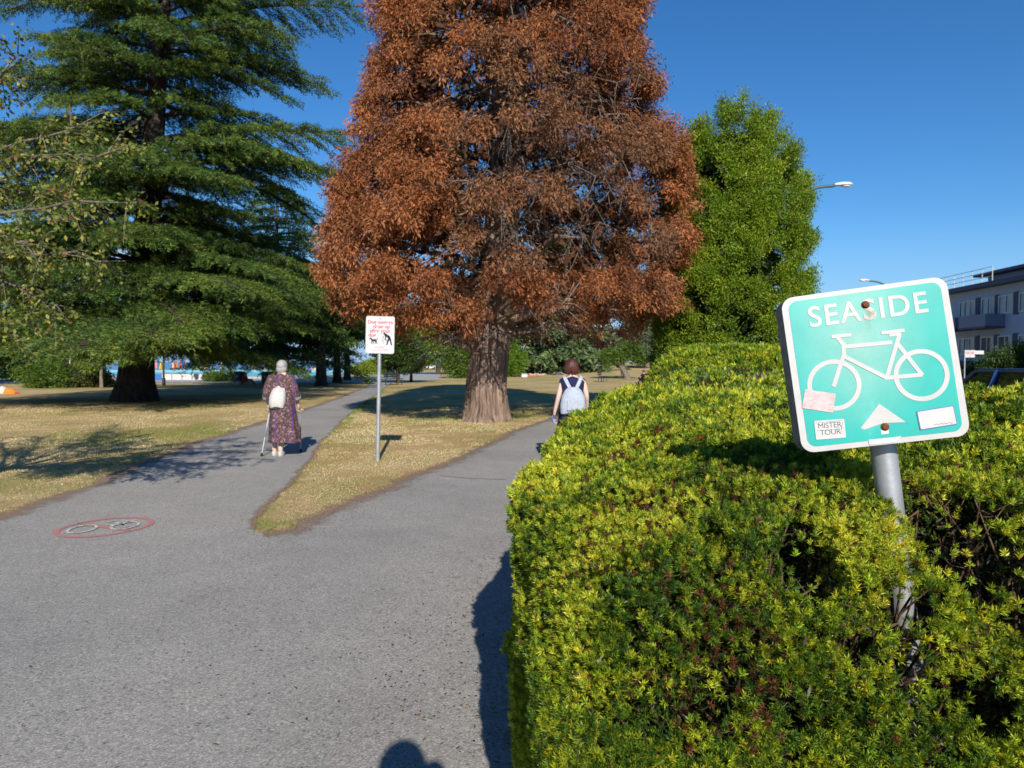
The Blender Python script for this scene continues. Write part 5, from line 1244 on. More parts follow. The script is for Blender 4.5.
def hand_fingers(wr, d, palm_n, s=1.0, curl=.5, thumb=1):
    """five unequal fingers and a thumb from a wrist along d; palm_n is the palm's normal, curl bends towards it"""
    wr, d, n_ = Vector(wr), Vector(d).normalized(), Vector(palm_n).normalized(); sd_ = d.cross(n_).normalized(); o = []
    for k, (off_, ln) in enumerate(((-.030, .072), (-.010, .082), (.010, .077), (.029, .060))):
        p = wr + d * .075 * s + sd_ * off_ * s; pts = [p - d * .02 * s]; a = 0
        for j in range(4):
            pts.append(pts[-1] + (d * math.cos(a) + n_ * math.sin(a)) * ln * s * (.36 if j else .45)); a += curl * (.6 + .25 * j)
        o.append((pts, [.0095 * s, .009 * s, .0085 * s, .008 * s, .0055 * s]))
    p = wr + d * .025 * s - sd_ * .026 * s * thumb; q = p + (d * .6 - sd_ * .75 * thumb + n_ * .25).normalized() * .04 * s
    o.append(([p, q, q + (d * .9 - sd_ * .15 * thumb + n_ * .5 * curl).normalized() * .03 * s, q + (d * .8 + n_ * .9 * curl).normalized() * .055 * s], [.012 * s, .0105 * s, .009 * s, .006 * s]))
    return o

def ell_rings(spec, n=28, fold=0, k=7, ph=0):
    """spec rows: z, rx, ry, cx, cy ; fold makes hanging pleats that grow downwards"""
    rg = []
    for i, (z, rx_, ry_, cx, cy_) in enumerate(spec):
        f = fold[i] if isinstance(fold, (list, tuple)) else fold
        rg.append([(cx + rx_ * math.cos(a) * (1 + f * math.sin(k * a + ph)), cy_ + ry_ * math.sin(a) * (1 + f * math.sin(k * a + ph + .6)), z + (.012 * math.sin(3 * a) if f else 0)) for a in (2 * math.pi * j / n for j in range(n))])
    return rg

# ---- old woman with two forearm crutches, seen from behind
g = G(279, 455.5); root = thing('person', 'grey-haired old woman in a long patterned dress walking away on two crutches', 'person', (g.x, g.y, .004))
sc_ = g.y / F_PX
def OW(px, z, y=0): return Vector(((px - 279) * sc_, y, z))
v = [OW(281, .84), OW(281, 1.02, .02), OW(281, 1.22, .05), OW(280.5, 1.35, .10), OW(280.5, 1.42, .13), OW(280.5, 1.50, .15),
     OW(272, 1.31, .07), OW(268.5, 1.08, .02), OW(266.5, .86, .13), OW(266, .80, .16),
     OW(289.5, 1.31, .07), OW(294, 1.08, .02), OW(296.5, .86, .13), OW(297, .80, .16),
     OW(277, .80), OW(275.6, .44, .02), OW(275.0, .09, -.03), OW(275, .035, .09), OW(285, .80), OW(284, .44, -.02), OW(282.2, .09, -.10), OW(282.6, .035, .02)]
e = [(0, 1), (1, 2), (2, 3), (3, 4), (4, 5), (3, 6), (6, 7), (7, 8), (8, 9), (3, 10), (10, 11), (11, 12), (12, 13), (0, 14), (14, 15), (15, 16), (16, 17), (0, 18), (18, 19), (19, 20), (20, 21)]
rd = [(.17, .13), (.16, .12), (.17, .12), (.12, .09), .05, .06, .062, .046, .032, (.036, .018), .062, .046, .032, (.036, .018), .09, .058, .042, (.042, .03), .09, .058, .042, (.042, .03)]
fing = hand_fingers(v[9], (0, .35, -.75), (0, .7, .5), .95, .9, 1) + hand_fingers(v[13], (0, .35, -.75), (0, .7, .5), .95, .9, -1)
mb = skin_body(v, e, rd, fing, lambda m_: head_parts(m_, v[5] + Vector((0, .01, .005)), .98)); body = mb.build('body', M['skin_pale'], root, smooth=True)
hc = v[5]; mb = MB(); mb.ell(hc + Vector((0, -.025, .035)), (.092, .108, .10), 20, 12); mb.ell(hc + Vector((0, -.045, -.025)), (.094, .078, .085), 20, 12)
mb.build('hair', M['hair_grey'], root, smooth=True)
c1 = OW(281, 0).x
mb = MB(); mb.rings(ell_rings([(.235, .255, .235, c1 + .085, -.04), (.24, .26, .24, c1 + .085, -.04), (.45, .24, .215, c1 + .065, -.02), (.70, .215, .195, c1 + .045, 0), (.90, .205, .180, c1 + .025, .01), (1.05, .205, .165, c1 + .01, .03), (1.20, .212, .155, c1, .055), (1.30, .190, .130, c1 - .005, .08), (1.365, .12, .10, c1 - .008, .10), (1.40, .062, .066, c1 - .008, .12)], 56, [.075, .075, .06, .045, .03, .015, .01, .008, 0, 0], 8), cap=False)
for s_, i0 in ((-1, 6), (1, 10)):
    a_, b_, c_ = v[i0], v[i0 + 1], v[i0 + 2]; ins = Vector((-s_ * .07, 0, .015))
    mb.tube([a_ + ins, a_ + Vector((s_ * .0, 0, .0)), a_.lerp(b_, .5) + Vector((s_ * .012, -.01, 0)), b_ + Vector((s_ * .012, -.015, 0)), b_.lerp(c_, .35), b_.lerp(c_, .62)], [.088, .090, .088, .082, .080, .084], 16, cap=False)
mb.build('dress', M['dress'], root, smooth=True)
for i0, hx in ((16, -1), (20, 1)):
    p = v[i0]; q = v[i0 + 1]; mb = MB()
    mb.rings([[(p.x + w_ * math.cos(k * .524), yc + l_ * math.sin(k * .524), z_) for k in range(12)] for z_, w_, l_, yc in ((0.0, .045, .115, p.y + .06), (.02, .05, .125, p.y + .06), (.05, .048, .118, p.y + .055), (.08, .042, .07, p.y + .02))]); mb.build('shoe', M['c_white'], root, smooth=True)
bp = thing('backpack', 'small white drawstring backpack on the back of the old woman', 'backpack', (g.x + OW(281.3, 0).x, g.y - .20, .82))
mb = MB(); mb.rings(ell_rings([(0, .09, .05, 0, .05), (.02, .12, .09, 0, .03), (.10, .137, .11, 0, .02), (.20, .133, .105, 0, .035), (.29, .112, .08, 0, .07), (.345, .085, .05, 0, .11), (.37, .04, .03, 0, .13)], 28, .025, 9)); mb.build('bag', M['c_white'], bp, smooth=True)
for s_ in (-1, 1):
    mb = MB(); mb.tube([(s_ * .02, .13, .37), (s_ * .08, .17, .45), (s_ * .10, .22, .535), (s_ * .11, .30, .545)], .008, 6); mb.build('strap', M['c_white'], bp)
def crutch(px_hand, hand, foot_px, label):
    ft = G(*foot_px); h = Vector((g.x, g.y, .004)) + hand + Vector((0, .055, -.055)); r = thing('crutch', label, 'crutch', (ft.x, ft.y, .004), 0, 'forearm crutches of the old woman')
    ft = Vector((ft.x, ft.y, .004)); d = h - ft; up = d.normalized(); el = d + Vector((0, -.17, .26))
    mb = MB(); mb.tube([up * .03, d * .55, d * .56, d], [.012, .012, .014, .014], 10); mb.tube([d, d + Vector((0, -.02, .05)), el], .012, 8); mb.build('shaft', M['galv_matte'], r, smooth=True)
    mb = MB(); mb.tube([d + Vector((0, -.03, .0)), d + Vector((0, .09, .01))], .017, 10); mb.build('grip', M['rubber'], r)
    mb = MB(); ax = (el - d).normalized(); s_ = ax.orthogonal().normalized(); t_ = ax.cross(s_)
    rg = [[el + ax * zz + (s_ * math.cos(k * .393) + t_ * math.sin(k * .393)) * .068 for k in range(16)] for zz in (-.03, .03)]; mb.rings(rg, cap=False); mb.build('cuff', M['galv_matte'], r)
    mb = MB(); mb.tube([(0, 0, 0), up * .02, up * .055], [.022, .020, .015], 10); mb.build('rubber_tip', M['rubber'], r)
crutch(265, v[9], (261.5, 456.5), 'crutch in the old woman’s left hand'.replace('’s', "'s")); crutch(297, v[13], (300.7, 452), "crutch in the old woman's right hand")

# ---- red-haired walker with a pale backpack, half hidden by the hedge
D2 = 11.0; x2 = (572.5 - 512) / F_PX * D2; q2 = D2 / F_PX
root = thing('person', 'red-haired person in a navy sleeveless top walking away behind the hedge', 'person', (x2, D2, .004))
def W2(px, py, y=0): return Vector(((px - 572.5) * q2, y, CAM_H + (362 - py) * q2))
v = [Vector((0, 0, .92)), Vector((0, 0, 1.08)), Vector((0, .0, 1.24)), W2(572.5, 378, .02), W2(572, 374.5, .03), W2(571.8, 367, .04),
     W2(562, 382.5, .0), W2(558.5, 397, -.03), W2(555.2, 411, .03), W2(554.3, 416.5, .06), W2(583.5, 382.5, 0), W2(586.5, 396.5, -.04), W2(587.5, 408, .06), W2(587.5, 413.5, .10),
     Vector((-.09, 0, .88)), Vector((-.10, .06, .48)), Vector((-.10, .02, .09)), Vector((-.11, .14, .035)), Vector((.09, 0, .88)), Vector((.09, -.02, .48)), Vector((.09, -.16, .12)), Vector((.10, -.06, .035))]
rd = [(.15, .11), (.125, .095), (.15, .10), (.10, .07), .048, .055, .052, .040, .030, (.036, .016), .052, .040, .030, (.036, .016), .085, .058, .04, (.042, .03), .085, .058, .04, (.042, .03)]
fing = hand_fingers(v[9], (-.1, .1, -.8), (.9, .1, 0), .95, .7, 1) + hand_fingers(v[13], (.05, .2, -.8), (-.9, .1, 0), .95, .5, -1)
mb = skin_body(v, e, rd, fing, lambda m_: head_parts(m_, v[5], .98)); mb.build('body', M['skin_pale'], root, smooth=True)
hc = v[5]; mb = MB(); mb.rings(ell_rings([(-.105, .070, .055, 0, -.035), (-.09, .098, .085, 0, -.03), (-.05, .112, .112, 0, -.02), (0, .112, .122, 0, -.015), (.05, .105, .118, 0, -.01), (.09, .085, .098, 0, -.005), (.115, .05, .06, 0, 0), (.124, .015, .02, 0, 0)], 44, [.05, .04, .03, .025, .02, .015, .01, 0], 13))
mb.v = [tuple(Vector(p) + hc) for p in mb.v]
for k in range(40):
    a = math.pi + random.random() * math.pi; zz = -.11 + .05 * random.random(); r_ = .10
    mb.tube([hc + Vector((math.cos(a) * r_ * .95, math.sin(a) * r_ - .02, zz + .09)), hc + Vector((math.cos(a) * r_ * 1.07, math.sin(a) * r_ * 1.05 - .02, zz + .03)), hc + Vector((math.cos(a) * r_ * .9, math.sin(a) * r_ * .85 - .02, zz - .015))], [.014, .013, .003], 5)
mb.build('hair', M['hair_red'], root, smooth=True)
mb = MB(); mb.rings(ell_rings([(.86, .195, .145, 0, 0), (1.0, .165, .13, 0, 0), (1.12, .165, .125, 0, 0), (1.22, .195, .125, 0, 0), (1.29, .208, .11, 0, .005), (1.325, .195, .09, 0, .01), (1.352, .15, .075, 0, .015), (1.365, .085, .066, 0, .02)], 40, .012, 6), cap=False); mb.build('top', M['c_navy'], root, smooth=True)
mb = MB(); mb.ell((.0, -.068, 1.315), (.012, .010, .032), 10, 8); mb.build('neck_opening', M['skin_pale'], root)
mb = MB(); mb.rings(ell_rings([(.50, .235, .20, 0, .02), (.51, .24, .205, 0, .02), (.7, .215, .175, 0, .01), (.95, .185, .14, 0, 0)], 40, [.07, .07, .05, .01], 7), cap=False); mb.build('skirt', M['c_navy'], root, smooth=True)
for i0 in (16, 20):
    p = v[i0]; mb = MB(); z_ = p.z - .09; mb.rings([[(p.x + w_ * math.cos(k * .524), p.y + .06 + l_ * math.sin(k * .524), z_ + zz) for k in range(12)] for zz, w_, l_ in ((0, .045, .12), (.03, .05, .125), (.07, .044, .09), (.09, .04, .05))]); mb.build('shoe', M['c_charcoal'], root, smooth=True)
bp = thing('backpack', 'pale blue-grey backpack with two wide straps on the walker in the navy top', 'backpack', (x2, D2 - .13, .82))
def bk(px, py, y): p = W2(px, py, y); return Vector((p.x, y, p.z - .816))
mb = MB(); mb.rings(ell_rings([(-.02, .15, .05, -.005, .0), (.0, .19, .08, -.005, -.02), (.12, .195, .095, -.005, -.03), (.25, .175, .085, 0, -.02), (.34, .125, .06, 0, .0), (.385, .075, .035, 0, .01)], 32, .02, 7)); bg_ = mb.build('bag', M['c_grey_blue'], bp, smooth=True)
mb = MB(); mb.box((0, -.118, .12), (.20, .02, .16), bev=.008); mb.build('front_pocket', M['c_grey_blue'], bp)
for s_ in (-1, 1):
    mb = MB(); pts = [Vector((s_ * .045, .0, .37)), Vector((s_ * .085, .02, .45)), Vector((s_ * .125, .055, .535)), Vector((s_ * .135, .13, .565)), Vector((s_ * .13, .22, .50))]
    rg = [[p + Vector((s_ * .0 + math.cos(a) * .026, 0, 0)) + Vector((0, -.006 if math.sin(a) < 0 else .006, .01 * math.cos(a) * -s_)) for a in (k * math.pi / 4 + .39 for k in range(8))] for p in pts]
    mb.rings(rg); mb.build('strap', M['c_grey_blue'], bp)
mb = MB(); mb.tube([(-.04, -.005, .375), (0, -.02, .40), (.04, -.005, .375)], .010, 6); mb.build('grab_loop', M['c_charcoal'], bp)
ph = v[9]; bt = thing('bottle', 'small blue bottle in the hand of the walker in the navy top', 'bottle', (x2 + ph.x - .015, D2 + ph.y + .03, ph.z - .10))
mb = MB(); mb.tube([(0, 0, 0), (0, 0, .01), (0, 0, .12), (0, 0, .15)], [.030, .033, .033, .015], 12); mb.build('flask', M['c_blue'], bt); bt.scale = (.62,) * 3; mb = MB(); mb.tube([(0, 0, .15), (0, 0, .175)], .016, 10); mb.build('cap', M['white'], bt)

# ---- the photographer, whose head and raised camera throw the shadow at the bottom edge
root = thing('person', 'photographer whose head and raised hands cast the shadow on the asphalt at the bottom', 'person', (-.05, -.30, .004))
v = [Vector((0, 0, .98)), Vector((0, 0, 1.15)), Vector((0, .0, 1.34)), Vector((0, .0, 1.49)), Vector((0, .01, 1.57)), Vector((0, .03, 1.69)),
     Vector((-.19, 0, 1.45)), Vector((-.24, .10, 1.22)), Vector((-.06, .19, 1.52)), Vector((-.05, .21, 1.58)), Vector((.19, 0, 1.45)), Vector((.27, .10, 1.22)), Vector((.15, .19, 1.52)), Vector((.15, .21, 1.58)),
     Vector((-.10, 0, .93)), Vector((-.11, .02, .50)), Vector((-.11, 0, .09)), Vector((-.12, .12, .035)), Vector((.10, 0, .93)), Vector((.11, .02, .50)), Vector((.11, 0, .09)), Vector((.12, .12, .035))]
rd = [(.16, .12), (.15, .11), (.17, .12), (.11, .08), .055, .06, .06, .046, .034, (.038, .02), .06, .046, .034, (.038, .02), .09, .062, .045, (.045, .03), .09, .062, .045, (.045, .03)]
fing = hand_fingers(v[9] - Vector((0, 0, .05)), (.2, .1, .8), (.8, .1, 0), .8, .8, -1) + hand_fingers(v[13] - Vector((0, 0, .05)), (-.2, .1, .8), (-.8, .1, 0), .8, .8, 1)
mb = skin_body(v, e, rd, fing, lambda m_: head_parts(m_, v[5], 1.05)); mb.build('body', M['skin'], root, smooth=True)
mb = MB(); mb.ell(v[5] + Vector((0, -.02, .04)), (.095, .112, .105), 20, 12); mb.build('hair', M['hair_dark'], root, smooth=True)
mb = MB(); mb.rings(ell_rings([(.88, .20, .15, 0, 0), (1.1, .185, .14, 0, 0), (1.3, .205, .145, 0, 0), (1.43, .225, .125, 0, 0), (1.49, .20, .11, 0, 0), (1.535, .13, .09, 0, .005), (1.56, .07, .066, 0, .01)], 32, .01, 6), cap=False)
for i0 in (6, 10): mb.tube([v[i0] * .85 + Vector((0, 0, .15 * v[i0].z)), v[i0], v[i0].lerp(v[i0 + 1], .7)], [.07, .075, .07], 12, cap=False)
mb.build('shirt', M['c_charcoal'], root, smooth=True)
mb = MB()
for i0 in (14, 18): mb.tube([v[i0] + Vector((0, 0, .04)), v[i0 + 1], v[i0 + 2] + Vector((0, 0, .02))], [.115, .085, .07], 14)
mb.build('trousers', M['c_navy'], root, smooth=True)
for i0 in (16, 20): mb = MB(); mb.box((v[i0].x, .05, .045), (.10, .28, .08), bev=.03); mb.build('shoe', M['c_charcoal'], root, smooth=True)
cam_ = thing('handheld_camera', 'compact camera held up by the photographer, shadow at the bottom edge', 'camera', (-.0, -.10, 1.60))
mb = MB(); mb.box((.0, 0, 0), (.125, .045, .075), bev=.008); mb.box((.0, 0, .046), (.045, .04, .022), bev=.005); mb.build('body', M['black'], cam_); mb = MB(); mb.tube([(0, .02, 0), (0, .05, 0)], [.032, .030], 20); mb.build('lens', M['glass_dark'], cam_)

# ---- distant people: one standing, one sitting, one lying figure, each built once and copied
def far_person(name, label, pose, loc, rz, mats, group=None, hair=True):
    r = thing('person', label, 'person', loc, rz, group)
    if pose == 'stand':
        v = [(0, 0, .93), (0, 0, 1.12), (0, 0, 1.32), (0, 0, 1.44), (0, .01, 1.5), (0, .02, 1.6), (-.18, 0, 1.39), (-.24, .02, 1.12), (-.25, .08, .88), (.18, 0, 1.39), (.24, .02, 1.12), (.24, .10, .88), (-.09, 0, .88), (-.11, .04, .48), (-.11, 0, .08), (-.11, .12, .035), (.09, 0, .88), (.11, 0, .48), (.12, -.06, .08), (.12, .05, .035)]
    elif pose == 'sit':
        v = [(0, 0, .12), (0, -.03, .3), (0, -.02, .5), (0, 0, .62), (0, .02, .68), (0, .04, .78), (-.18, 0, .57), (-.24, .12, .38), (-.14, .32, .32), (.18, 0, .57), (.24, .12, .38), (.14, .32, .32), (-.09, .05, .12), (-.14, .42, .40), (-.13, .62, .07), (-.13, .72, .04), (.09, .05, .12), (.14, .42, .40), (.13, .62, .07), (.13, .72, .04)]
    else:
        v = [(0, 0, .12), (.22, 0, .13), (.40, 0, .14), (.52, 0, .15), (.58, 0, .16), (.68, 0, .17), (.46, -.19, .13), (.25, -.30, .08), (.42, -.42, .06), (.46, .19, .13), (.28, .32, .08), (.5, .40, .06), (-.06, -.09, .11), (-.45, -.12, .10), (-.85, -.13, .06), (-.92, -.13, .1), (-.06, .09, .11), (-.42, .15, .28), (-.7, .12, .06), (-.8, .12, .05)]
    e = [(0, 1), (1, 2), (2, 3), (3, 4), (4, 5), (3, 6), (6, 7), (7, 8), (3, 9), (9, 10), (10, 11), (0, 12), (12, 13), (13, 14), (14, 15), (0, 16), (16, 17), (17, 18), (18, 19)]
    rd = [(.14, .11), (.13, .1), (.15, .105), (.09, .07), .05, .085, .055, .042, .03, .055, .042, .03, .085, .06, .042, (.045, .03), .085, .06, .042, (.045, .03)]
    V_ = [Vector(p) for p in v]; mb = skin_body(V_, e, rd, (), lambda m_: m_.ell(V_[5], (.085, .095, .11), 10, 8), 1); mb.build('body', mats[0], r, smooth=True)
    mb = MB(); mb.tube([V_[0].lerp(V_[1], .3), V_[1], V_[2], V_[3]], [.155, .155, .175, .12], 12, cap=False)
    for i0 in (6, 9): mb.tube([V_[3].lerp(V_[i0], .5), V_[i0], V_[i0].lerp(V_[i0 + 1], .5)], [.08, .072, .066], 8, cap=False)
    mb.build('shirt', mats[1], r, smooth=True)
    mb = MB()
    for i0 in (12, 16): mb.tube([V_[0] + Vector((0, 0, .03)), V_[i0], V_[i0].lerp(V_[i0 + 1], .85)], [.125, .105, .082], 10)
    mb.build('shorts', mats[2], r, smooth=True)
    if hair: mb = MB(); mb.ell(V_[5] + Vector((0, -.02 if pose != 'lie' else 0, .03)), (.095, .10, .095), 10, 8); mb.build('hair', mats[3], r, smooth=True)
    return r
def gp(px, d): x = (px - 512) / F_PX * d; return (x, d, float(Z(x, d)))
HD = M['hair_dark']
stand = far_person('person', 'person in a black top and white shorts standing beside the black bins', 'stand', gp(597, 83), .3, (M['skin'], M['c_black'], M['c_white'], HD))
par = far_person('person', 'person standing under the green parasol on the far dry slope', 'stand', gp(608, 104), 1.2, (M['skin_tan'], M['c_tan'], M['c_tan'], HD))
p = gp(608.5, 103.6); um = thing('parasol', 'mint-green hand parasol held over a distant figure', 'parasol', (p[0], p[1], p[2]))
mb = MB(); rg = [[(r_ * math.cos(k * .524) + (0), r_ * math.sin(k * .524), z_) for k in range(12)] for r_, z_ in ((1.05, 1.72), (.98, 1.84), (.72, 2.05), (.36, 2.2), (.03, 2.26))]; mb.rings(rg, cap=False); mb.build('canopy', M['c_teal'], um, smooth=True)
mb = MB(); mb.tube([(0, 0, .9), (0, 0, 2.34)], .02, 6); mb.build('shaft', M['dark_metal'], um)
sit = far_person('person', 'person in a red top sitting on the grass edge in front of a litter bin', 'sit', gp(245, 49.5), -.8, (M['skin'], M['c_red'], M['c_white'], HD))
p = gp(238.5, 49.6); sb = thing('bag', 'white bag on the grass beside the seated person in red', 'bag', p); mb = MB(); mb.rings(ell_rings([(0, .22, .16, 0, 0), (.05, .27, .2, 0, 0), (.2, .2, .15, 0, 0), (.28, .06, .05, 0, 0)], 16, .05, 5)); mb.build('sack', M['c_white'], sb, smooth=True); mb = MB(); mb.tube([(-.05, 0, .26), (0, 0, .36), (.05, 0, .26)], .012, 5); mb.build('handle', M['c_white'], sb)
lie = far_person('person', 'tanned sunbather lying on the dry lawn left of the red-haired walker', 'lie', gp(558, 80), 2.9, (M['skin_tan'], M['skin_tan'], M['c_blue'], HD))
for px, d, rz, lab, mm in ((541, 78, .3, 'sunbather in tan lying beside another on the dry lawn', 'c_tan'), (533, 79, .2, 'sunbather in pink lying nearest the bright green shrub', 'c_pink')):
    q = dup(lie, gp(px, d), rz, lab, None, {'shorts': M[mm], 'shirt': M[mm]}); q['group'] = 'sunbathers on the dry lawn'
lie['group'] = 'sunbathers on the dry lawn'
p = gp(524.5, 74); cb = thing('cool_box', 'small white cool box on the lawn by the bright green shrub', 'cool box', p); mb = MB(); mb.box((0, 0, .16), (.6, .36, .32), bev=.03); mb.build('body', M['white'], cb); mb = MB(); mb.box((0, 0, .35), (.62, .38, .07), bev=.02); mb.build('lid', M['c_grey_blue'], cb)
for px, d, rz, lab, mm, ms in ((644, 54, .6, 'person in black sitting low near the far end of the hedge', 'c_black', 'c_black'), (648.5, 55, -.7, 'person in black and tan sitting in a group near the far end of the hedge', 'c_charcoal', 'c_tan'), (654, 56, .2, 'person in white sitting in a group near the far end of the hedge', 'c_white', 'c_pink')):
    q = dup(sit, gp(px, d), rz, lab, 1.1, {'shirt': M[mm], 'shorts': M[ms]}); q['group'] = 'people sitting near the far end of the hedge'
q = dup(stand, gp(622, 71), 1.0, 'person in dark clothes standing behind the twisted grey tree', None, {'shirt': M['c_black'], 'shorts': M['c_black']})
# orange bundle with a white bag on the far left lawn
p = gp(9.5, 35.5); ob = thing('orange_bundle', 'orange beach bundle lying on the dry lawn at the left edge', 'bundle', p); mb = MB(); mb.rings(ell_rings([(0, .36, .2, 0, 0), (.06, .38, .22, 0, 0), (.2, .30, .18, -.03, 0), (.30, .16, .1, -.1, 0), (.33, .05, .04, -.12, 0)], 20, .06, 5)); mb.build('sack', M['c_orange'], ob, smooth=True); ob.scale = (.85,) * 3; mb = MB(); mb.tube([(.3, 0, .06), (.5, -.05, .05), (.62, 0, .03)], [.06, .05, .02], 6); mb.build('towel_end', M['c_red'], ob)
p = gp(2, 35.6); ob = thing('bag', 'pale bag beside the orange bundle at the left edge', 'bag', p); mb = MB(); mb.rings(ell_rings([(0, .2, .14, 0, 0), (.06, .23, .16, 0, 0), (.3, .16, .1, 0, 0), (.38, .06, .04, 0, 0)], 16, .05, 5)); mb.build('sack', M['c_white'], ob, smooth=True); mb = MB(); mb.tube([(-.06, 0, .36), (0, 0, .46), (.06, 0, .36)], .014, 5); mb.build('handle', M['c_blue'], ob)
# bathers beyond the pool
cols_ = [('red', 'c_red'), ('blue', 'c_blue'), ('white', 'c_white'), ('black', 'c_black'), ('pink', 'c_pink'), ('yellow', 'c_yellow')]
rg = np.random.default_rng(77); per = {}
for i in range(46):
    nm, mk_ = cols_[i % 6]; px = 150 + 165 * rg.random() if i < 38 else 352 + 16 * rg.random(); d = 108 + 15 * rg.random()
    base = stand if rg.random() < .55 else sit
    pose = 'standing' if base is stand else 'sitting'
    q = dup(base, gp(px, d), rg.random() * 6.28, f'tiny {pose} bather with a {nm} top on the beach beyond the pool', None, {'shirt': M[mk_], 'shorts': M[mk_], 'body': M['skin_tan'] if i % 3 else M['skin']})
    q['group'] = f'{pose} bathers in {nm} beyond the pool'
# ------------------------------------------------------------------ grass blades, litter, small stuff
rng = np.random.default_rng(91)
def inside(P, poly): return poly_sd(P, poly)[0] > 0
def blades(name, P, H, wd, c, label, kind='stuff'):
    n = len(P); a = rng.random(n) * 6.283; lean_ = .35 + .55 * rng.random(n)
    d = np.c_[np.cos(a) * lean_, np.sin(a) * lean_, np.ones(n)]
    V, F = leaf_quads(np.c_[P, np.zeros(n)], d, np.c_[-np.sin(a), np.cos(a), 0 * a], H, wd, .05)
    o = mesh_np(name, V, F, M['blade'], None, np.repeat(c, 1, 0)); return tag(o, label, kind=kind)
WEDGE = LRd + [(-9.1, 52), (7.6, 52)] + RLd
LEFTP = [(-40, 52), (-40, 4)] + [(-16, 3.0)] + LLd[::-1]
Ps = []
for poly, box, n in ((WEDGE, (-5, 4, 6.3, 26), 230000), (LEFTP, (-18, -4.2, 4.5, 26), 280000)):
    P = rng.uniform((box[0], box[2]), (box[1], box[3]), (n, 2)); d = np.linalg.norm(P, axis=1)
    P = P[(rng.random(n) < np.clip((9.0 / d) ** 1.4, 0, 1))]; Ps.append(P[inside(P, poly)])
P = np.concatenate(Ps); d = np.linalg.norm(P, axis=1)
P3 = np.c_[P, np.zeros(len(P))]; gn = vnoise(P3, .45, 5) * .55 + vnoise(P3, 1.8, 6) * .45
LR_ = np.array(LRd); ed = np.min(np.linalg.norm(P[:, None] - LR_[None, ::2], axis=2), 1)
green = np.clip((gn - np.where(P[:, 0] < -4.3, .46, .54)) * 5, 0, 1) * .68; green = np.maximum(green, np.clip(1.25 - ed / .28, 0, 1) * np.clip(vnoise(P3, 1.6, 9) * 3 - .9, 0, 1) * (d < 13)); tipg = np.clip(1.1 - np.linalg.norm(P - np.array(LRd[0]), axis=1) / .9, 0, 1) * (ed < .22); green = np.maximum(green, tipg)
Pt = LR_[rng.integers(0, len(LR_) * 7 // 10, 15000)] + rng.normal(size=(15000, 2)) * .14; Pt = np.r_[Pt, np.array(LRd[0]) + rng.normal(size=(900, 2)) * [.28, .16] + [.15, .22]]
mt_ = vnoise(np.c_[Pt, Pt[:, :1] * 0], 1.5, 33); Pt = Pt[inside(Pt, WEDGE) & (mt_ > .52) | (np.linalg.norm(Pt - np.array(LRd[0]), axis=1) < .42) & inside(Pt, WEDGE)]
P = np.r_[P, Pt]; d = np.linalg.norm(P, axis=1); green = np.r_[green, np.full(len(Pt), .93)]
pick = rng.random(len(P)) < green
P3 = np.c_[P, np.zeros(len(P))]; m1 = vnoise(P3, .9, 41) * .6 + vnoise(P3, 3.3, 42) * .4
dry = np.where((m1 > .56)[:, None], np.array([[.50, .335, .18]]), np.where((m1 < .42)[:, None], np.array([[.69, .575, .355]]), np.array([[.63, .485, .27]])))
c = np.where(pick[:, None], np.array([[.17, .235, .045]]), dry); c = jit(c, len(P), .19, .08, rng)
H = np.where(pick, .030, .016) * (.6 + .8 * rng.random(len(P))) * np.clip(d / 9, .9, 1.6); 
keep_ = (m1 < .62) | (rng.random(len(P)) < .35) | pick
P, H, c, d = P[keep_], H[keep_], c[keep_], d[keep_]
blades('grass', P, H, np.clip(.0036 * d / 7, .0032, .009), c, 'short dry grass blades on the wedge and the left lawn')
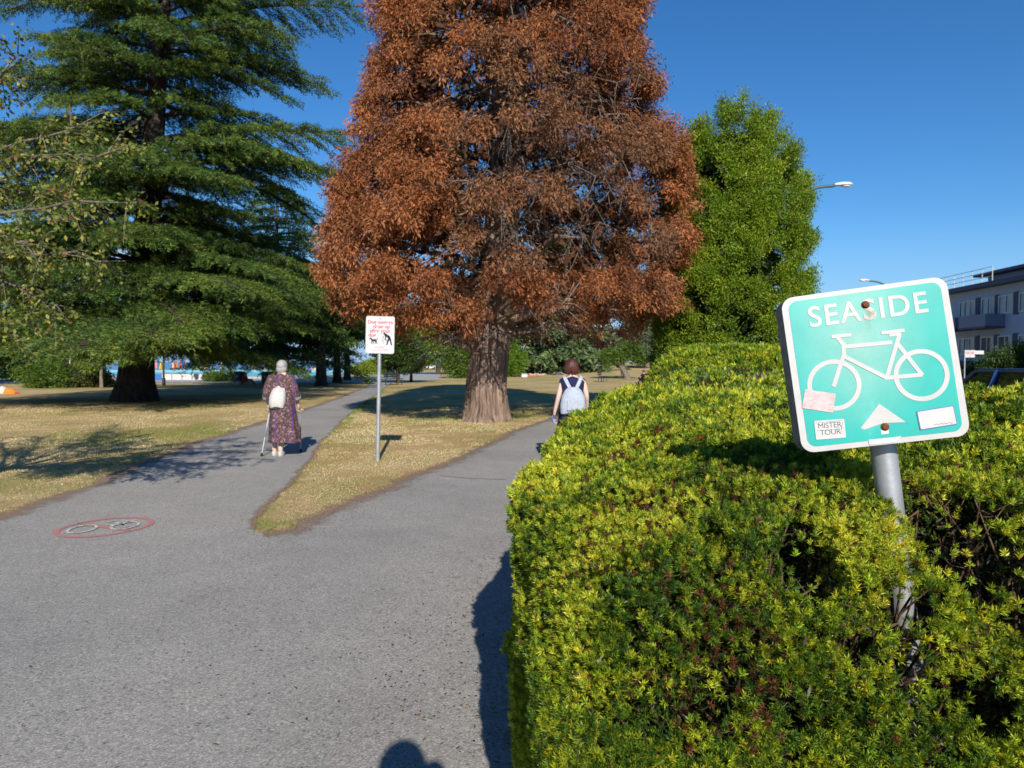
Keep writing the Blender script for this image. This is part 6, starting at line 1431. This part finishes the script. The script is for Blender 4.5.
# brown needles and bits on the asphalt near the edges and small blue and dark flecks near the hedge
def flecks(name, P, L, wd, c, label, z=.012):
    n = len(P); a = rng.random(n) * 6.283; d = np.c_[np.cos(a), np.sin(a), rng.normal(size=n) * .12]
    V, F = leaf_quads(np.c_[P, np.full(n, z)], d, np.tile([0, 0, 1.0], (n, 1)), L, wd, .0); o = mesh_np(name, V, F, M['blade'], None, c); return tag(o, label, kind='stuff')
RLn = np.array(RLd); LLn = np.array(LLd); pts = []
for A, n, s_ in ((RLn, 5200, .32), (LLn, 2500, .28), (np.array(LRd), 800, .16)):
    A = A[np.linalg.norm(A, axis=1) < 22]; k = rng.integers(0, len(A), n); pts.append(A[k] + rng.normal(size=(n, 2)) * s_)
hx = rng.random(700); pts.append(np.c_[.15 - np.abs(rng.normal(size=700)) * .35, 1.9 + 4 * hx]); pts.append(np.c_[rng.uniform(-5, 0, 500), rng.uniform(2.5, 8, 500)])
P = np.concatenate(pts); cc = np.array([(.17, .085, .045), (.26, .16, .09), (.10, .055, .03)])[rng.integers(0, 3, len(P))]
flecks('needle_litter', P, .012 + .03 * rng.random(len(P)), .004 + .006 * rng.random(len(P)), jit(cc, len(P), .25, .1, rng), 'dry brown needles and leaf bits scattered along the path edges')
bp_ = np.array([tuple(G(425 + rng.normal() * 45, 690 + rng.normal() * 26)[:2]) for _ in range(26)] + [tuple(G(rng.uniform(180, 480), rng.uniform(560, 720))[:2]) for _ in range(40)])
cb_ = np.array([(.02, .018, .11)] * 26 + [(.03, .025, .05)] * 40); flecks('fallen_petals', bp_, .012 + .012 * rng.random(66), .010, cb_, 'small dark blue petals and bits on the asphalt')
# tufts that hang over the asphalt at the tip of the wedge
# boats far out
for i, (px, d, lab) in enumerate(((373.5, 900, 'tiny white sailing boat far out on the water beyond the promenade'), (305, 1100, 'tiny white boat far out between the shady trees'))):
    x = (px - 512) / F_PX * d; b_ = thing('sailing_boat', lab, 'boat', (x, d, -.9), .3); mb = MB(); mb.rings([[(-4, -.2, .9), (-4, .2, .9), (-3.6, .1, 0), (-3.6, -.1, 0)], [(0, -1.3, .8), (0, 1.3, .8), (0, .7, -.2), (0, -.7, -.2)], [(5, -.1, 1.1), (5, .1, 1.1), (4.4, .05, .2), (4.4, -.05, .2)]]); mb.build('hull', M['white'], b_)
    mb = MB(); mb.tube([(.6, 0, .8), (.6, 0, 11)], .08, 6); mb.build('mast', M['galv'], b_); mb = MB(); mb.add([(.5, .0, 1.8), (-3.6, .3, 1.8), (.5, 0, 10.6), (.5, .06, 1.8), (-3.6, .36, 1.8), (.5, .06, 10.6)], [(0, 1, 2), (5, 4, 3), (0, 3, 4, 1), (1, 4, 5, 2), (2, 5, 3, 0)]); mb.build('sail', M['c_white'], b_)
